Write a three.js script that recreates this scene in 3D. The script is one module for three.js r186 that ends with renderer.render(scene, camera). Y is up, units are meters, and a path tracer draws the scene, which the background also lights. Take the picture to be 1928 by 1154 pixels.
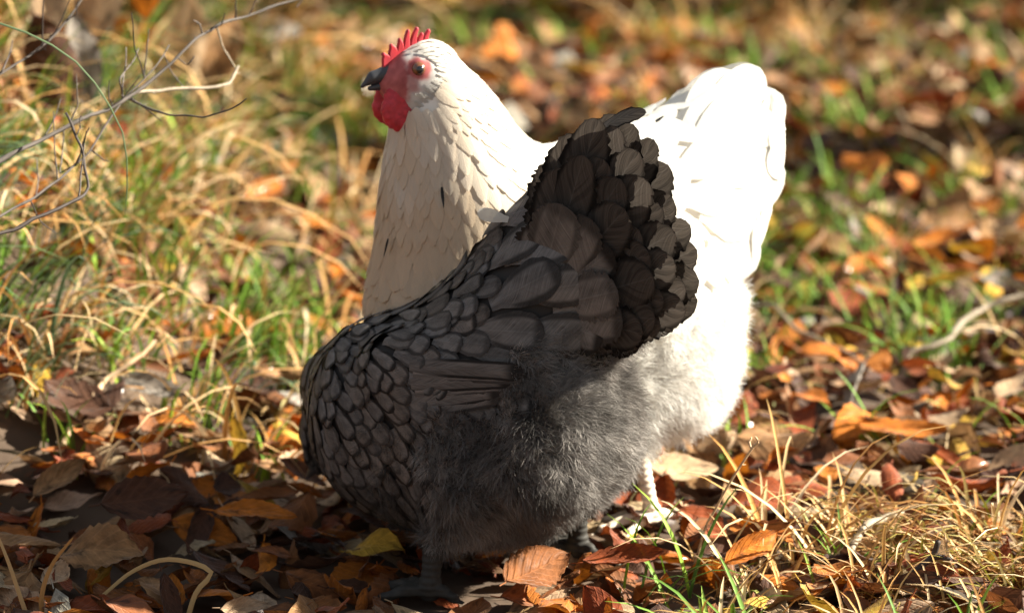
import * as THREE from 'three';
import { mergeGeometries } from 'three/addons/utils/BufferGeometryUtils.js';

// ---------------------------------------------------------------- camera, sky, sun, exposure
const scene = new THREE.Scene();
const camera = new THREE.PerspectiveCamera(9.36, 1024 / 612, 0.05, 800);
camera.position.set(0, 1.06, 3.0);
camera.lookAt(0, 1.06 - Math.tan(15 * Math.PI / 180) * 3, 0);
camera.focus = 3.08;
camera.userData.fStop = 4.4;
const renderer = new THREE.WebGLRenderer({ antialias: true });
renderer.setSize(1024, 612);
renderer.toneMapping = THREE.LinearToneMapping;
renderer.toneMappingExposure = 4.1;
renderer.shadowMap.enabled = true;
const SUN = new THREE.Vector3(0.80, 0.50, -0.09).normalize();
{ // thin hazy autumn sky: pale blue overhead, milky towards the horizon, brighter round the sun
  const W = 256, H = 128, d = new Float32Array(W * H * 4);
  for (let j = 0; j < H; j++) for (let i = 0; i < W; i++) {
    const up = ((j + 0.5) / H - 0.5) * Math.PI, az = ((i + 0.5) / W - 0.5) * 2 * Math.PI, y = Math.sin(up), x = Math.cos(az) * Math.cos(up), z = Math.sin(az) * Math.cos(up);
    const t = Math.pow(Math.max(0, y), 0.55), c = Math.max(0, x * SUN.x + y * SUN.y + z * SUN.z), glow = 0.55 * Math.pow(c, 6) + 1.6 * Math.pow(c, 60);
    const a = [0.150, 0.142, 0.130], b = [0.078, 0.092, 0.114], g = [0.16, 0.145, 0.115];
    for (let k = 0; k < 3; k++) d[(j * W + i) * 4 + k] = (a[k] * (1 - t) + b[k] * t) + glow * g[k];
    d[(j * W + i) * 4 + 3] = 1;
  }
  const t = new THREE.DataTexture(d, W, H, THREE.RGBAFormat, THREE.FloatType); t.mapping = THREE.EquirectangularReflectionMapping; t.magFilter = THREE.LinearFilter; t.minFilter = THREE.LinearFilter; t.needsUpdate = true;
  scene.background = t; scene.environment = t;
}
const sun = new THREE.DirectionalLight(new THREE.Color(1.0, 0.93, 0.78), 5.0);
sun.position.copy(SUN).multiplyScalar(20); sun.castShadow = true;
sun.shadow.mapSize.set(2048, 2048); sun.shadow.radius = 1;
Object.assign(sun.shadow.camera, { left: -3, right: 3, top: 3, bottom: -3, near: 1, far: 60 });
scene.add(sun); scene.add(sun.target);

// ---------------------------------------------------------------- helpers
const V = (x = 0, y = 0, z = 0) => new THREE.Vector3(x, y, z);
const { lerp, clamp, smoothstep: sst } = THREE.MathUtils;
const ss = (a, b, x) => { const t = clamp((x - a) / (b - a), 0, 1); return t * t * (3 - 2 * t); };
function rng(seed) { let a = seed >>> 0; return () => { a = (a + 0x6D2B79F5) | 0; let t = Math.imul(a ^ (a >>> 15), 1 | a); t = (t + Math.imul(t ^ (t >>> 7), 61 | t)) ^ t; return ((t ^ (t >>> 14)) >>> 0) / 4294967296; }; }
const hash = (x, y, z = 0) => { let h = Math.imul(x | 0, 374761393) ^ Math.imul(y | 0, 668265263) ^ Math.imul(z | 0, 1274126177); h = Math.imul(h ^ (h >>> 13), 1274126177); return ((h ^ (h >>> 16)) >>> 0) / 4294967296; };
function noise3(x, y, z = 0) {
  const ix = Math.floor(x), iy = Math.floor(y), iz = Math.floor(z); let fx = x - ix, fy = y - iy, fz = z - iz;
  fx = fx * fx * (3 - 2 * fx); fy = fy * fy * (3 - 2 * fy); fz = fz * fz * (3 - 2 * fz);
  const h = (a, b, c) => hash(ix + a, iy + b, iz + c);
  return lerp(lerp(lerp(h(0, 0, 0), h(1, 0, 0), fx), lerp(h(0, 1, 0), h(1, 1, 0), fx), fy), lerp(lerp(h(0, 0, 1), h(1, 0, 1), fx), lerp(h(0, 1, 1), h(1, 1, 1), fx), fy), fz);
}
const fbm = (x, y, z = 0, o = 4) => { let s = 0, a = 0.5, n = 0; for (let i = 0; i < o; i++) { s += a * noise3(x, y, z); n += a; x *= 2.03; y *= 2.03; z *= 2.03; a *= 0.5; } return s / n; };
const used = new Map();
function numbered(name) { const n = used.get(name) ?? 0; used.set(name, n + 1); return n ? name + '_' + String(n).padStart(3, '0') : name; }
function shadows(o) { o.castShadow = true; o.receiveShadow = true; return o; }
function part(name, geo, mat, parent, kind) { const m = shadows(new THREE.Mesh(geo, mat)); m.name = name; if (kind) m.userData.kind = kind; parent.add(m); return m; }
function tag(o, label, category, group, kind) { o.userData.label = label; if (category) o.userData.category = category; if (group) o.userData.group = group; if (kind) o.userData.kind = kind; return o; }
const lin = (r, g, b) => new THREE.Color().setRGB(r, g, b);
function tex(w, h, fn, srgb = true, repeat) {
  const d = new Uint8Array(w * h * 4);
  for (let y = 0; y < h; y++) for (let x = 0; x < w; x++) { const c = fn((x + 0.5) / w, (y + 0.5) / h, x, y), i = (y * w + x) * 4; for (let k = 0; k < 3; k++) { let v = clamp(c[k], 0, 1); if (srgb) v = v < 0.0031308 ? v * 12.92 : 1.055 * Math.pow(v, 1 / 2.4) - 0.055; d[i + k] = v * 255; } d[i + 3] = 255; }
  const t = new THREE.DataTexture(d, w, h); t.magFilter = THREE.LinearFilter; t.minFilter = THREE.LinearMipmapLinearFilter; t.generateMipmaps = true;
  if (repeat) t.wrapS = t.wrapT = THREE.RepeatWrapping;
  if (srgb) t.colorSpace = THREE.SRGBColorSpace; t.needsUpdate = true; return t;
}
class Acc { // gathers triangles of one mesh
  constructor() { this.p = []; this.u = []; this.c = []; this.i = []; }
  vert(p, u, v, c) { this.p.push(p.x, p.y, p.z); this.u.push(u, v); this.c.push(c[0], c[1], c[2]); return this.p.length / 3 - 1; }
  geo() { const g = new THREE.BufferGeometry(); g.setAttribute('position', new THREE.Float32BufferAttribute(this.p, 3)); g.setAttribute('uv', new THREE.Float32BufferAttribute(this.u, 2)); g.setAttribute('color', new THREE.Float32BufferAttribute(this.c, 3)); g.setIndex(this.i); g.computeVertexNormals(); return g; }
}
const WHITE = [1, 1, 1];

// ---------------------------------------------------------------- terrain
function height(x, z) {
  const bank = 0.40 * ss(0.12, 0.80, -x - 0.02 + 0.10 * (fbm(x * 1.3 + 5, z * 1.3) - 0.5)) * ss(-0.02, -0.62, z);
  const far = 0.05 * (fbm(x * 0.8 + 11, z * 0.8 + 3) - 0.5) * ss(0.3, 1.2, Math.hypot(x, z));
  return bank + far + 0.012 * (fbm(x * 9, z * 9, 2, 3) - 0.5) + 0.05 * (fbm(x * 3.5 + 20, z * 3.5, 12, 2) - 0.5) * ss(0.35, 0.8, Math.hypot(x, z));
}
{
  const xs = [], zs = [];
  const axis = (lo, hi, fine, out) => { for (let v = lo; v <= hi + 1e-6; v += fine) out.push(v); let s = fine; while (out[out.length - 1] < 400) { s *= 1.35; out.push(out[out.length - 1] + s); } s = fine; while (out[0] > -400) { s *= 1.35; out.unshift(out[0] - s); } };
  axis(-2, 2, 0.025, xs); axis(-4, 1, 0.025, zs);
  const p = [], u = [], idx = [];
  for (const z of zs) for (const x of xs) { const e = ss(3, 12, Math.hypot(x, z)); p.push(x, height(x, z) * (1 - e) - 0.006, z); u.push(x, z); }
  const W = xs.length;
  for (let j = 0; j < zs.length - 1; j++) for (let i = 0; i < W - 1; i++) { const a = j * W + i; idx.push(a, a + W, a + 1, a + 1, a + W, a + W + 1); }
  const g = new THREE.BufferGeometry(); g.setAttribute('position', new THREE.Float32BufferAttribute(p, 3)); g.setAttribute('uv', new THREE.Float32BufferAttribute(u, 2)); g.setIndex(idx); g.computeVertexNormals();
  const wrapf = (x, y, s, o) => { const a = fbm(x * s, y * s, o), b = fbm((x - 1) * s, y * s, o), c = fbm(x * s, (y - 1) * s, o), d = fbm((x - 1) * s, (y - 1) * s, o); return lerp(lerp(a, b, x), lerp(c, d, x), y); };
  const t = tex(256, 256, (x, y) => { const n = wrapf(x, y, 24, 1), m = wrapf(x, y, 6, 4), k = 0.35 + 1.3 * n; return [0.060 * k + 0.03 * m, 0.040 * k + 0.016 * m, 0.026 * k + 0.008 * m]; }, true, true);
  const b = tex(256, 256, (x, y) => { const n = wrapf(x, y, 30, 7); return [n, n, n]; }, false, true);
  const m = shadows(new THREE.Mesh(g, new THREE.MeshStandardMaterial({ map: t, bumpMap: b, bumpScale: 0.012, roughness: 0.95 })));
  m.name = 'ground'; tag(m, 'dark woodland soil under the leaf litter', null, null, 'structure'); scene.add(m);
}

// ---------------------------------------------------------------- fallen leaves
// an ovate leaf with side veins pressed into it, its edge toothed, curled as dry leaves curl
function leafGeometry(o, seed) {
  const R = rng(seed), nu = o.nu ?? 12, nv = o.nv ?? 8, acc = new Acc();
  const L = 1, W = o.w, ph = R() * 6;
  for (let i = 0; i <= nu; i++) {
    const t = i / nu;
    let w = W * Math.pow(Math.sin(Math.PI * Math.pow(t, 0.8)), 0.75) * (1 - 0.25 * t); if (i === 0) w = 0.004; if (i === nu) w = 0.003;
    for (let j = 0; j <= nv; j++) {
      const s = j / nv * 2 - 1, a = Math.abs(s);
      const edge = a > 0.99 ? 1 + o.tooth * (i % 2 ? 1 : -1) + (R() - 0.5) * o.tooth : 1;
      let x = (t - 0.5) * L + a * 0.10 * w / W * 0.6, z = s * w * edge;
      const ribs = o.corr * Math.sin((t * 9 - a * 2.2) * Math.PI * 2 * 0.8) * (1 - Math.abs(a - 0.5)) * w / W;
      let y = ribs + o.fold * a * w + o.wave * Math.sin(t * 7 + ph + s * 2) * a + 0.02 * (R() - 0.5) * a;
      // roll across and along
      const cv = o.curlV, cu = o.curlU;
      if (Math.abs(cv) > 0.01) { const r = 1 / cv; const an = z / r; const yy = y; z = Math.sin(an) * (r - yy); y = r - Math.cos(an) * (r - yy); }
      if (Math.abs(cu) > 0.01) { const r = 1 / cu; const an = x / r; const yy = y; x = Math.sin(an) * (r - yy); y = r - Math.cos(an) * (r - yy); }
      const tw = o.twist * (t - 0.5), c = Math.cos(tw), sn = Math.sin(tw);
      acc.vert(V(x, y * c - z * sn, y * sn + z * c), t, j / nv, WHITE);
    }
  }
  for (let i = 0; i < nu; i++) for (let j = 0; j < nv; j++) { const a = i * (nv + 1) + j; acc.i.push(a, a + 1, a + nv + 1, a + 1, a + nv + 2, a + nv + 1); }
  // stalk
  const st = [V(-0.5, 0, 0), V(-0.56, 0.01, 0.005), V(-0.64, 0.035, 0.02)];
  const rr = 0.009;
  let last = null;
  for (let k = 0; k < 3; k++) { const ring = []; for (let q = 0; q < 4; q++) { const an = q * Math.PI / 2; ring.push(acc.vert(V(st[k].x, st[k].y + Math.cos(an) * rr + o.curlU * 0.12 * (k === 0 ? 1 : 1), st[k].z + Math.sin(an) * rr), 0.02, 0.5, WHITE)); } if (last) for (let q = 0; q < 4; q++) acc.i.push(last[q], ring[q], last[(q + 1) % 4], last[(q + 1) % 4], ring[q], ring[(q + 1) % 4]); last = ring; }
  return acc.geo();
}
const leafTex = [0, 1, 2].map((k) => tex(192, 192, (u, v) => {
  const s = Math.abs(v - 0.5) * 2;
  const mid = Math.exp(-Math.pow(s / 0.035, 2)), side = Math.pow(0.5 + 0.5 * Math.cos((u * 9 - s * 2.2) * Math.PI * 2 * 0.8), 14) * ss(0.02, 0.1, s);
  const n = fbm(u * 9 + k * 20, v * 7, k), f = fbm(u * 60, v * 60, 5, 2), blot = ss(0.55, 0.72, fbm(u * 5 + 31 * k, v * 5 + 7, 3 + k));
  const b = 0.62 + 0.55 * (n - 0.5) + 0.22 * (f - 0.5) + 0.22 * mid + 0.16 * side - 0.30 * blot;
  const warm = 0.12 * (fbm(u * 3, v * 3 + 9, k + 8) - 0.5);
  return [b * (1 + warm), b, b * (1 - warm)];
}));
const leafBump = tex(192, 192, (u, v) => { const s = Math.abs(v - 0.5) * 2; const side = Math.pow(0.5 + 0.5 * Math.cos((u * 9 - s * 2.2) * Math.PI * 2 * 0.8), 8); const b = 0.4 + 0.3 * side + 0.3 * fbm(u * 40, v * 40, 2, 3) + 0.3 * Math.exp(-Math.pow(s / 0.04, 2)); return [b, b, b]; }, false);
const leafMat = (color, k, gloss = 0.04) => new THREE.MeshPhysicalMaterial({ color, map: leafTex[k % 3], bumpMap: leafBump, bumpScale: 0.0012, roughness: 0.82, transmission: 0.28, thickness: 0, specularIntensity: 0.35, clearcoat: gloss, clearcoatRoughness: gloss > 0.2 ? 0.18 : 0.35, side: THREE.DoubleSide });
const leafVariants = [
  { w: 0.30, curlV: 0.8, curlU: 0.4, fold: 0.15, wave: 0.03, corr: 0.012, tooth: 0.05, twist: 0.3 },
  { w: 0.27, curlV: 2.2, curlU: -0.3, fold: 0.1, wave: 0.02, corr: 0.016, tooth: 0.05, twist: 0.7 },
  { w: 0.33, curlV: -1.2, curlU: 0.9, fold: -0.1, wave: 0.05, corr: 0.012, tooth: 0.06, twist: -0.5 },
  { w: 0.24, curlV: 3.6, curlU: 0.6, fold: 0.2, wave: 0.02, corr: 0.010, tooth: 0.04, twist: 1.0 },
  { w: 0.32, curlV: 0.3, curlU: -0.9, fold: 0.25, wave: 0.06, corr: 0.014, tooth: 0.07, twist: 0.2 },
  { w: 0.28, curlV: -2.6, curlU: -0.6, fold: -0.2, wave: 0.03, corr: 0.015, tooth: 0.05, twist: -0.9 },
  { w: 0.36, curlV: 1.4, curlU: 1.3, fold: 0.05, wave: 0.07, corr: 0.010, tooth: 0.08, twist: 0.5 },
];
const leafGeo = leafVariants.map((o, k) => leafGeometry(o, 100 + k));
const leafGeoFar = leafVariants.map((o, k) => leafGeometry({ ...o, nu: 6, nv: 4 }, 200 + k));
const leafTones = [ // name, linear colour, weight
  ['pale tan', [0.66, 0.45, 0.27], 1.7], ['light brown', [0.46, 0.25, 0.11], 2.4], ['mid brown', [0.32, 0.115, 0.034], 2.8], ['dark brown', [0.12, 0.05, 0.026], 2.6],
  ['bright orange', [0.70, 0.215, 0.02], 2.6], ['rust red', [0.36, 0.078, 0.018], 1.4], ['golden yellow', [0.70, 0.42, 0.05], 0.7], ['silvery grey', [0.40, 0.35, 0.30], 0.5]];
const leafMats = leafTones.map(([, c], k) => [leafMat(lin(...c), k), leafMat(lin(...c.map((v) => v * 0.8)), k + 1, 0.3)]);
const toneSum = leafTones.reduce((s, t) => s + t[2], 0);
const pickTone = (r) => { let a = r * toneSum; for (let k = 0; k < leafTones.length; k++) { a -= leafTones[k][2]; if (a <= 0) return k; } return 0; };
const henSpots = [[-0.03, 0.01], [0.04, -0.08], [0.12, -0.14]];
const leaves = [];
{
  const R = rng(7);
  const N = 20000;
  for (let k = 0; k < N; k++) {
    const near = k < 9500;
    const x = near ? (R() * 2 - 1) * 1.15 : (R() * 2 - 1) * 3.2, z = near ? 0.45 - R() * 3.4 : 1.4 - R() * 7.5;
    const thick = fbm(x * 2.2 + 3, z * 2.2, 9, 3), left = ss(-0.15, -0.5, x) * ss(-0.25, -0.45, z);
    if (R() > 0.35 + 1.1 * ss(0.3, 0.6, thick) - 0.45 * left) continue;
    const sc = (0.034 + 0.040 * Math.pow(R(), 1.3)) * (1 + 0.45 * ss(-0.6, -2.0, z)), lay = R(), g = Math.sqrt(-2 * Math.log(1 - R() * 0.999)) * 0.36, dir = R() * 6.2832;
    const steep = R() < 0.14 ? 1.9 : 1;
    leaves.push({ x, z, y: height(x, z) + 0.004 + (0.026 * lay * lay + sc * 0.08) * (1 - 0.8 * ss(0.20, 0.09, Math.hypot(x * 0.8 + 0.02, z - 0.02))), yaw: R() * 6.2832, tx: g * steep * Math.cos(dir), tz: g * steep * Math.sin(dir) + (R() < 0.35 ? Math.PI : 0), sc, v: Math.floor(R() * leafGeo.length), tone: pickTone(R()), mat: R() < 0.75 ? 0 : 1, lay });
  }
}
function placeLeaf(o, l) { o.position.set(l.x, l.y, l.z); o.rotation.set(l.tx, l.yaw, l.tz, 'YXZ'); o.scale.setScalar(l.sc); }
{
  // the nearest leaves of the picture are things of their own, the rest is litter
  camera.updateMatrixWorld(); camera.updateProjectionMatrix();
  const q = V();
  for (const l of leaves) { q.set(l.x, l.y, l.z).project(camera); l.seen = Math.abs(q.x) < 1.0 && Math.abs(q.y) < 1.0; l.size = l.sc / Math.hypot(l.x, l.y - 1.06, l.z - 3) * (0.6 + 0.6 * l.lay); }
  const order = leaves.filter((l) => l.seen && l.z > -1.4).sort((a, b) => b.size - a.size).slice(0, 270);
  const where = (l) => l.z > -0.22 ? (l.x < -0.13 ? 'in the shaded litter beside the dark hen' : l.x < 0.13 ? 'on the ground around the dark hen\'s feet' : 'in the sunlit litter below the white hen\'s tail') : (l.x < -0.12 ? 'among the sunlit grass beyond the shadow' : l.x < 0.2 ? 'on the ground behind the two hens' : 'on the sunlit ground behind the white hen\'s tail');
  for (const l of order) {
    l.single = true;
    const m = shadows(new THREE.Mesh(leafGeo[l.v], leafMats[l.tone][l.mat])); m.name = numbered('fallen_leaf'); placeLeaf(m, l);
    const label = leafTones[l.tone][0] + ' fallen leaf lying ' + where(l);
    tag(m, label, 'leaf', leafTones[l.tone][0] + ' leaves ' + where(l)); scene.add(m);
  }
  const litter = new THREE.Group(); litter.name = 'leaf_litter'; tag(litter, 'thick brown and orange leaf litter covering the woodland floor', 'leaf litter', null, 'stuff'); scene.add(litter);
  const dummy = new THREE.Object3D(), R = rng(19);
  leafGeoFar.forEach((g, v) => {
    for (let mk = 0; mk < 2; mk++) {
      const near = (l) => l.seen && l.z > -0.9;
      for (const fine of [true, false]) {
        const list = leaves.filter((l) => !l.single && l.v === v && l.mat === mk && near(l) === fine);
        if (!list.length) continue;
        const im = shadows(new THREE.InstancedMesh(fine ? leafGeo[v] : g, leafMat(lin(1, 1, 1), v + mk, mk ? 0.3 : 0.04), list.length)); im.name = 'litter_leaves'; im.userData.kind = 'stuff';
        list.forEach((l, k) => { placeLeaf(dummy, l); dummy.updateMatrix(); im.setMatrixAt(k, dummy.matrix); const c = leafTones[l.tone][1], b = 0.7 + 0.5 * R(); im.setColorAt(k, lin(c[0] * b, c[1] * b * (0.92 + 0.16 * R()), c[2] * b)); });
        litter.add(im);
      }
    }
  });
}
// single leaves that stand out in the picture
function heroLeaf(label, x, y, z, yaw, tx, tz, len, v, tone, over = {}) {
  const g = Object.keys(over).length ? leafGeometry({ ...leafVariants[v], nu: 18, nv: 12, ...over }, 900 + v + Math.round(x * 100)) : leafGeo[v];
  const m = shadows(new THREE.Mesh(g, leafMats[tone][0])); m.name = numbered('fallen_leaf'); m.position.set(x, y + (over.up ?? 0), z); m.rotation.set(tx, yaw, tz, 'YXZ'); m.scale.setScalar(len);
  tag(m, label, 'leaf', 'leaves that stand out from the litter'); scene.add(m);
}
heroLeaf('brown leaf standing upright behind the dark hen with one pale half', -0.160, 0.070, -0.50, 0.3, 1.25, 0.2, 0.066, 2, 2, { curlV: -2.4 });
heroLeaf('long silvery grey leaf lying flat beyond the shaded litter', -0.336, 0.080, -0.365, -0.55, 0.55, -0.1, 0.075, 0, 7, { w: 0.2 });
heroLeaf('tan leaf rolled into a cone in the shaded litter at the picture\'s left edge', -0.400, 0.062, -0.14, 1.25, 0.8, 0.5, 0.065, 3, 1, { curlV: 3.2 });
heroLeaf('broad dark brown ribbed leaf tilted up in the shaded litter', -0.318, 0.062, -0.08, 0.35, 0.85, 0.1, 0.078, 0, 3, { corr: 0.02 });
heroLeaf('long orange leaf with dry grass on it in a spot of sun', -0.225, 0.045, -0.10, -0.45, 0.5, 0.1, 0.085, 1, 4, { w: 0.16, curlV: 2.6 });
heroLeaf('brown deeply ribbed leaf lying in the shade below the rolled tan leaf', -0.350, 0.040, -0.01, -0.25, 0.6, 0.1, 0.080, 4, 1, { corr: 0.026 });
heroLeaf('pale sunlit leaf at the lower left corner of the picture', -0.378, 0.038, 0.05, -0.9, 0.7, 0.2, 0.050, 0, 0, { corr: 0.02 });
heroLeaf('golden yellow leaf lit by the sun under the dark hen\'s breast', -0.118, 0.030, -0.05, -0.5, 0.35, 0.2, 0.060, 4, 6, {});
heroLeaf('bright orange folded leaf standing in the grass at the foot of the thin stalk', 0.203, 0.046, 0.0, 1.1, 1.05, 0.5, 0.062, 1, 4, { fold: 0.5 });
heroLeaf('flat rust red leaf on the ground below the white hen\'s tail', 0.225, 0.035, -0.17, 0.2, 0.35, 0.0, 0.070, 4, 5, {});
heroLeaf('dark rust red curled leaf beside the dark hen\'s far foot', 0.095, 0.035, 0.0, 0.1, 0.45, 0.2, 0.070, 3, 5, { curlV: 2.4 });
heroLeaf('long orange leaf lying at the far side of the grass patch', 0.366, 0.04, -0.36, -0.15, 0.35, 0.0, 0.085, 0, 4, { w: 0.2 });
heroLeaf('pale pinkish leaf lying beside the tip of the thin stalk', 0.246, 0.04, -0.32, -0.3, 0.45, 0.1, 0.075, 2, 1, {});
heroLeaf('pale tan leaf lit by the sun under the white hen\'s rear fluff', 0.155, 0.035, -0.25, 0.3, 0.45, -0.1, 0.070, 0, 0, {});
heroLeaf('large greyish brown ribbed leaf between the feet of the dark hen', 0.020, 0.036, 0.03, 0.9, 0.65, 0.1, 0.080, 0, 2, { corr: 0.022 });
heroLeaf('pale dry leaf hanging upright behind the bare twigs', -0.44, 0.355, -0.95, 1.35, 0.15, 1.4, 0.13, 0, 0, { w: 0.24 });
heroLeaf('grey dry leaf hanging beside the pale upright leaf behind the twigs', -0.450, 0.30, -0.83, 1.8, -0.1, 1.3, 0.10, 0, 7, { w: 0.26 });
heroLeaf('cream dry leaf standing behind the pale forked twig', -0.374, 0.255, -1.17, 1.2, 0.2, 1.35, 0.13, 2, 0, { w: 0.24 });

heroLeaf('pale curled leaf hanging at the picture\'s top left corner', -0.475, 0.365, -0.80, 1.5, 0.2, 1.2, 0.085, 0, 0, { w: 0.26 });
heroLeaf('dull olive brown leaf hanging at the picture\'s left edge above the shrub branch', -0.470, 0.315, -0.74, 1.7, -0.2, 1.5, 0.11, 2, 3, { w: 0.3 });
heroLeaf('orange leaf standing behind the tall pale leaf at the top', -0.395, 0.345, -1.05, 1.2, 0.1, 1.1, 0.09, 4, 4, { w: 0.3 });
heroLeaf('tan leaf standing on edge beside the pale forked twig', -0.330, 0.235, -1.20, 1.4, 0.2, 1.0, 0.10, 1, 1, { w: 0.28 });

// ---------------------------------------------------------------- grass
function bladeInto(acc, base, yaw, len, wid, lean, droop, c0, c1, R, seg = 6) {
  const d = V(Math.cos(yaw), 0, Math.sin(yaw)), side = V(-d.z, 0, d.x); let p = base.clone(), ang = lean; const first = acc.p.length / 3, sway = (R() - 0.5) * 0.5;
  for (let k = 0; k <= seg; k++) {
    const t = k / seg, w = wid * (k === seg ? 0.06 : (0.75 + 0.25 * Math.min(1, t * 4)) * (1 - t * t * 0.75)), c = [0, 1, 2].map((q) => lerp(c0[q], c1[q], t));
    const up = V(0, 1, 0).multiplyScalar(Math.cos(ang)).addScaledVector(d, Math.sin(ang)), nn = V().crossVectors(side, up);
    const l = p.clone().addScaledVector(side, -w), r = p.clone().addScaledVector(side, w), m = p.clone().addScaledVector(nn, -w * 0.5);
    acc.vert(l, 0, t, c); acc.vert(m, 0.5, t, c); acc.vert(r, 1, t, c);
    if (k < seg) { const a = first + k * 3; acc.i.push(a, a + 1, a + 3, a + 1, a + 4, a + 3, a + 1, a + 2, a + 4, a + 2, a + 5, a + 4); }
    p.addScaledVector(up, len / seg); p.addScaledVector(side, sway * len / seg * t); ang += droop / seg * (0.4 + 1.2 * t);
  }
}
function tuft(seed, n, len, wid, lean, droop, palette, spread, bias = null, wide = 1.6) {
  const R = rng(seed), acc = new Acc();
  for (let k = 0; k < n; k++) {
    const yaw = bias === null ? R() * 6.2832 : bias + (R() - 0.5) * wide, a = palette[Math.floor(R() * palette.length)], b = palette[Math.floor(R() * palette.length)];
    bladeInto(acc, V((R() - 0.5) * spread, -0.004, (R() - 0.5) * spread), yaw, len * (0.45 + 0.75 * R()), wid * (0.6 + 0.7 * R()), lean * (0.3 + R()), droop * (0.5 + 0.9 * R()), a, a.map((v, q) => lerp(v, b[q], 0.6)), R);
  }
  return acc.geo();
}
const GREEN = [[0.13, 0.26, 0.02], [0.20, 0.36, 0.025], [0.08, 0.17, 0.025], [0.32, 0.42, 0.05], [0.15, 0.27, 0.05]];
const BLUEGREEN = [[0.14, 0.22, 0.12], [0.10, 0.18, 0.08], [0.22, 0.28, 0.14], [0.17, 0.26, 0.08]];
const STRAW = [[0.58, 0.36, 0.12], [0.68, 0.48, 0.22], [0.46, 0.23, 0.065], [0.62, 0.33, 0.09], [0.72, 0.58, 0.34]];
const MIXED = [...STRAW, GREEN[1], GREEN[3], STRAW[1], STRAW[0]];
const grassMat = new THREE.MeshPhysicalMaterial({ vertexColors: true, roughness: 0.75, transmission: 0.25, thickness: 0, specularIntensity: 0.4, clearcoat: 0.06, clearcoatRoughness: 0.3, side: THREE.DoubleSide });
const R2 = rng(31);
function scatter(name, label, geos, count, density, box, scale, kindLean = 0.15, turn = 6.2832) {
  const spots = geos.map(() => []);
  for (let k = 0; k < count; k++) {
    const x = lerp(box[0], box[1], R2()), z = lerp(box[2], box[3], R2()), r = R2(), v = Math.floor(R2() * geos.length), s = lerp(scale[0], scale[1], R2()), yaw = (R2() - 0.5) * turn, e = [(R2() - 0.5) * 2 * kindLean, (R2() - 0.5) * 2 * kindLean], b = 0.75 + 0.45 * R2();
    if (r > density(x, z)) continue;
    spots[v].push([x, z, s, yaw, e, b]);
  }
  const top = new THREE.Group(); top.name = name; tag(top, label, 'grass', null, 'stuff'); scene.add(top);
  const d = new THREE.Object3D();
  geos.forEach((g, v) => {
    const im = shadows(new THREE.InstancedMesh(g, grassMat, spots[v].length)); im.name = 'grass_blades'; im.userData.kind = 'stuff';
    spots[v].forEach(([x, z, s, yaw, e, b], k) => { d.position.set(x, height(x, z), z); d.rotation.set(e[0], yaw, e[1]); d.scale.setScalar(s); d.updateMatrix(); im.setMatrixAt(k, d.matrix); im.setColorAt(k, lin(b, b, b * (0.9 + 0.2 * b))); });
    top.add(im);
  });
}
const henGap = (x, z) => ss(0.10, 0.20, Math.hypot((x + 0.03) * 0.75, (z - 0.02))) * (1 - 0.97 * ss(-0.20, -0.15, z) * ss(0.14, 0.08, x)) ;
const leftGrass = (x, z) => ss(-0.10, -0.38, x + 0.15 * (fbm(x * 5, z * 5, 3) - 0.5)) * ss(-0.20, -0.36, z);
const gPatch = (x, z) => ss(0.47, 0.66, fbm(x * 2.6 + 40, z * 2.6 + 7, 1, 3));
const sPatch = (x, z) => ss(0.45, 0.62, fbm(x * 2.1 + 80, z * 2.1 + 17, 6, 3));
const shadeBare = (x, z) => 1 - 0.92 * ss(-0.05, -0.16, x) * ss(-0.34, -0.22, z);
const brDry = (x, z) => Math.exp(-(Math.pow((x - 0.40) / 0.12, 2) + Math.pow((z + 0.06) / 0.13, 2)));
const greens = [0, 1, 2, 3].map((k) => tuft(40 + k, 10, 0.095, 0.0024, 0.5, 1.3, GREEN, 0.05));
const blues = [0, 1, 2].map((k) => tuft(60 + k, 9, 0.17, 0.0022, 0.6, 1.6, BLUEGREEN, 0.08, 0.35));
const straws = [0, 1, 2, 3].map((k) => tuft(80 + k, 10, 0.15, 0.0024, 0.6, 2.1, STRAW, 0.06));
const mixes = [0, 1, 2].map((k) => tuft(90 + k, 9, 0.06, 0.0016, 0.9, 1.5, MIXED, 0.06));
scatter('green_grass', 'short green grass growing through the leaf litter', greens, 5200, (x, z) => shadeBare(x, z) * henGap(x, z) * (0.10 + 0.75 * gPatch(x, z) + 0.40 * leftGrass(x, z)), [-1.7, 1.7, 0.4, -3.6], [0.5, 1.05]);
scatter('long_grass', 'long blue green grass blades arching on the bank', blues, 520, (x, z) => leftGrass(x, z) * ss(-0.2, -0.5, x), [-1.7, -0.15, -0.2, -2.4], [0.6, 1.1], 0.15, 1.4);
scatter('bank_grass', 'bright green grass drooping down the bank among the straw', [0, 1, 2].map((k) => tuft(130 + k, 9, 0.15, 0.0023, 0.5, 1.5, GREEN, 0.07, 0.35, 2.6)), 850, (x, z) => leftGrass(x, z) * (0.35 + 0.65 * gPatch(x * 2.2 + 1, z * 2.2)), [-1.7, -0.12, -0.25, -2.4], [0.6, 1.1], 0.15, 1.8);
scatter('bank_straw', 'tall straw coloured grass drooping down the bank', [0, 1, 2].map((k) => tuft(120 + k, 7, 0.21, 0.0027, 0.75, 2.3, STRAW, 0.07, 0.35, 2.2)), 470, (x, z) => leftGrass(x, z), [-1.7, -0.12, -0.25, -2.4], [0.6, 1.15], 0.15, 1.6);
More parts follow.
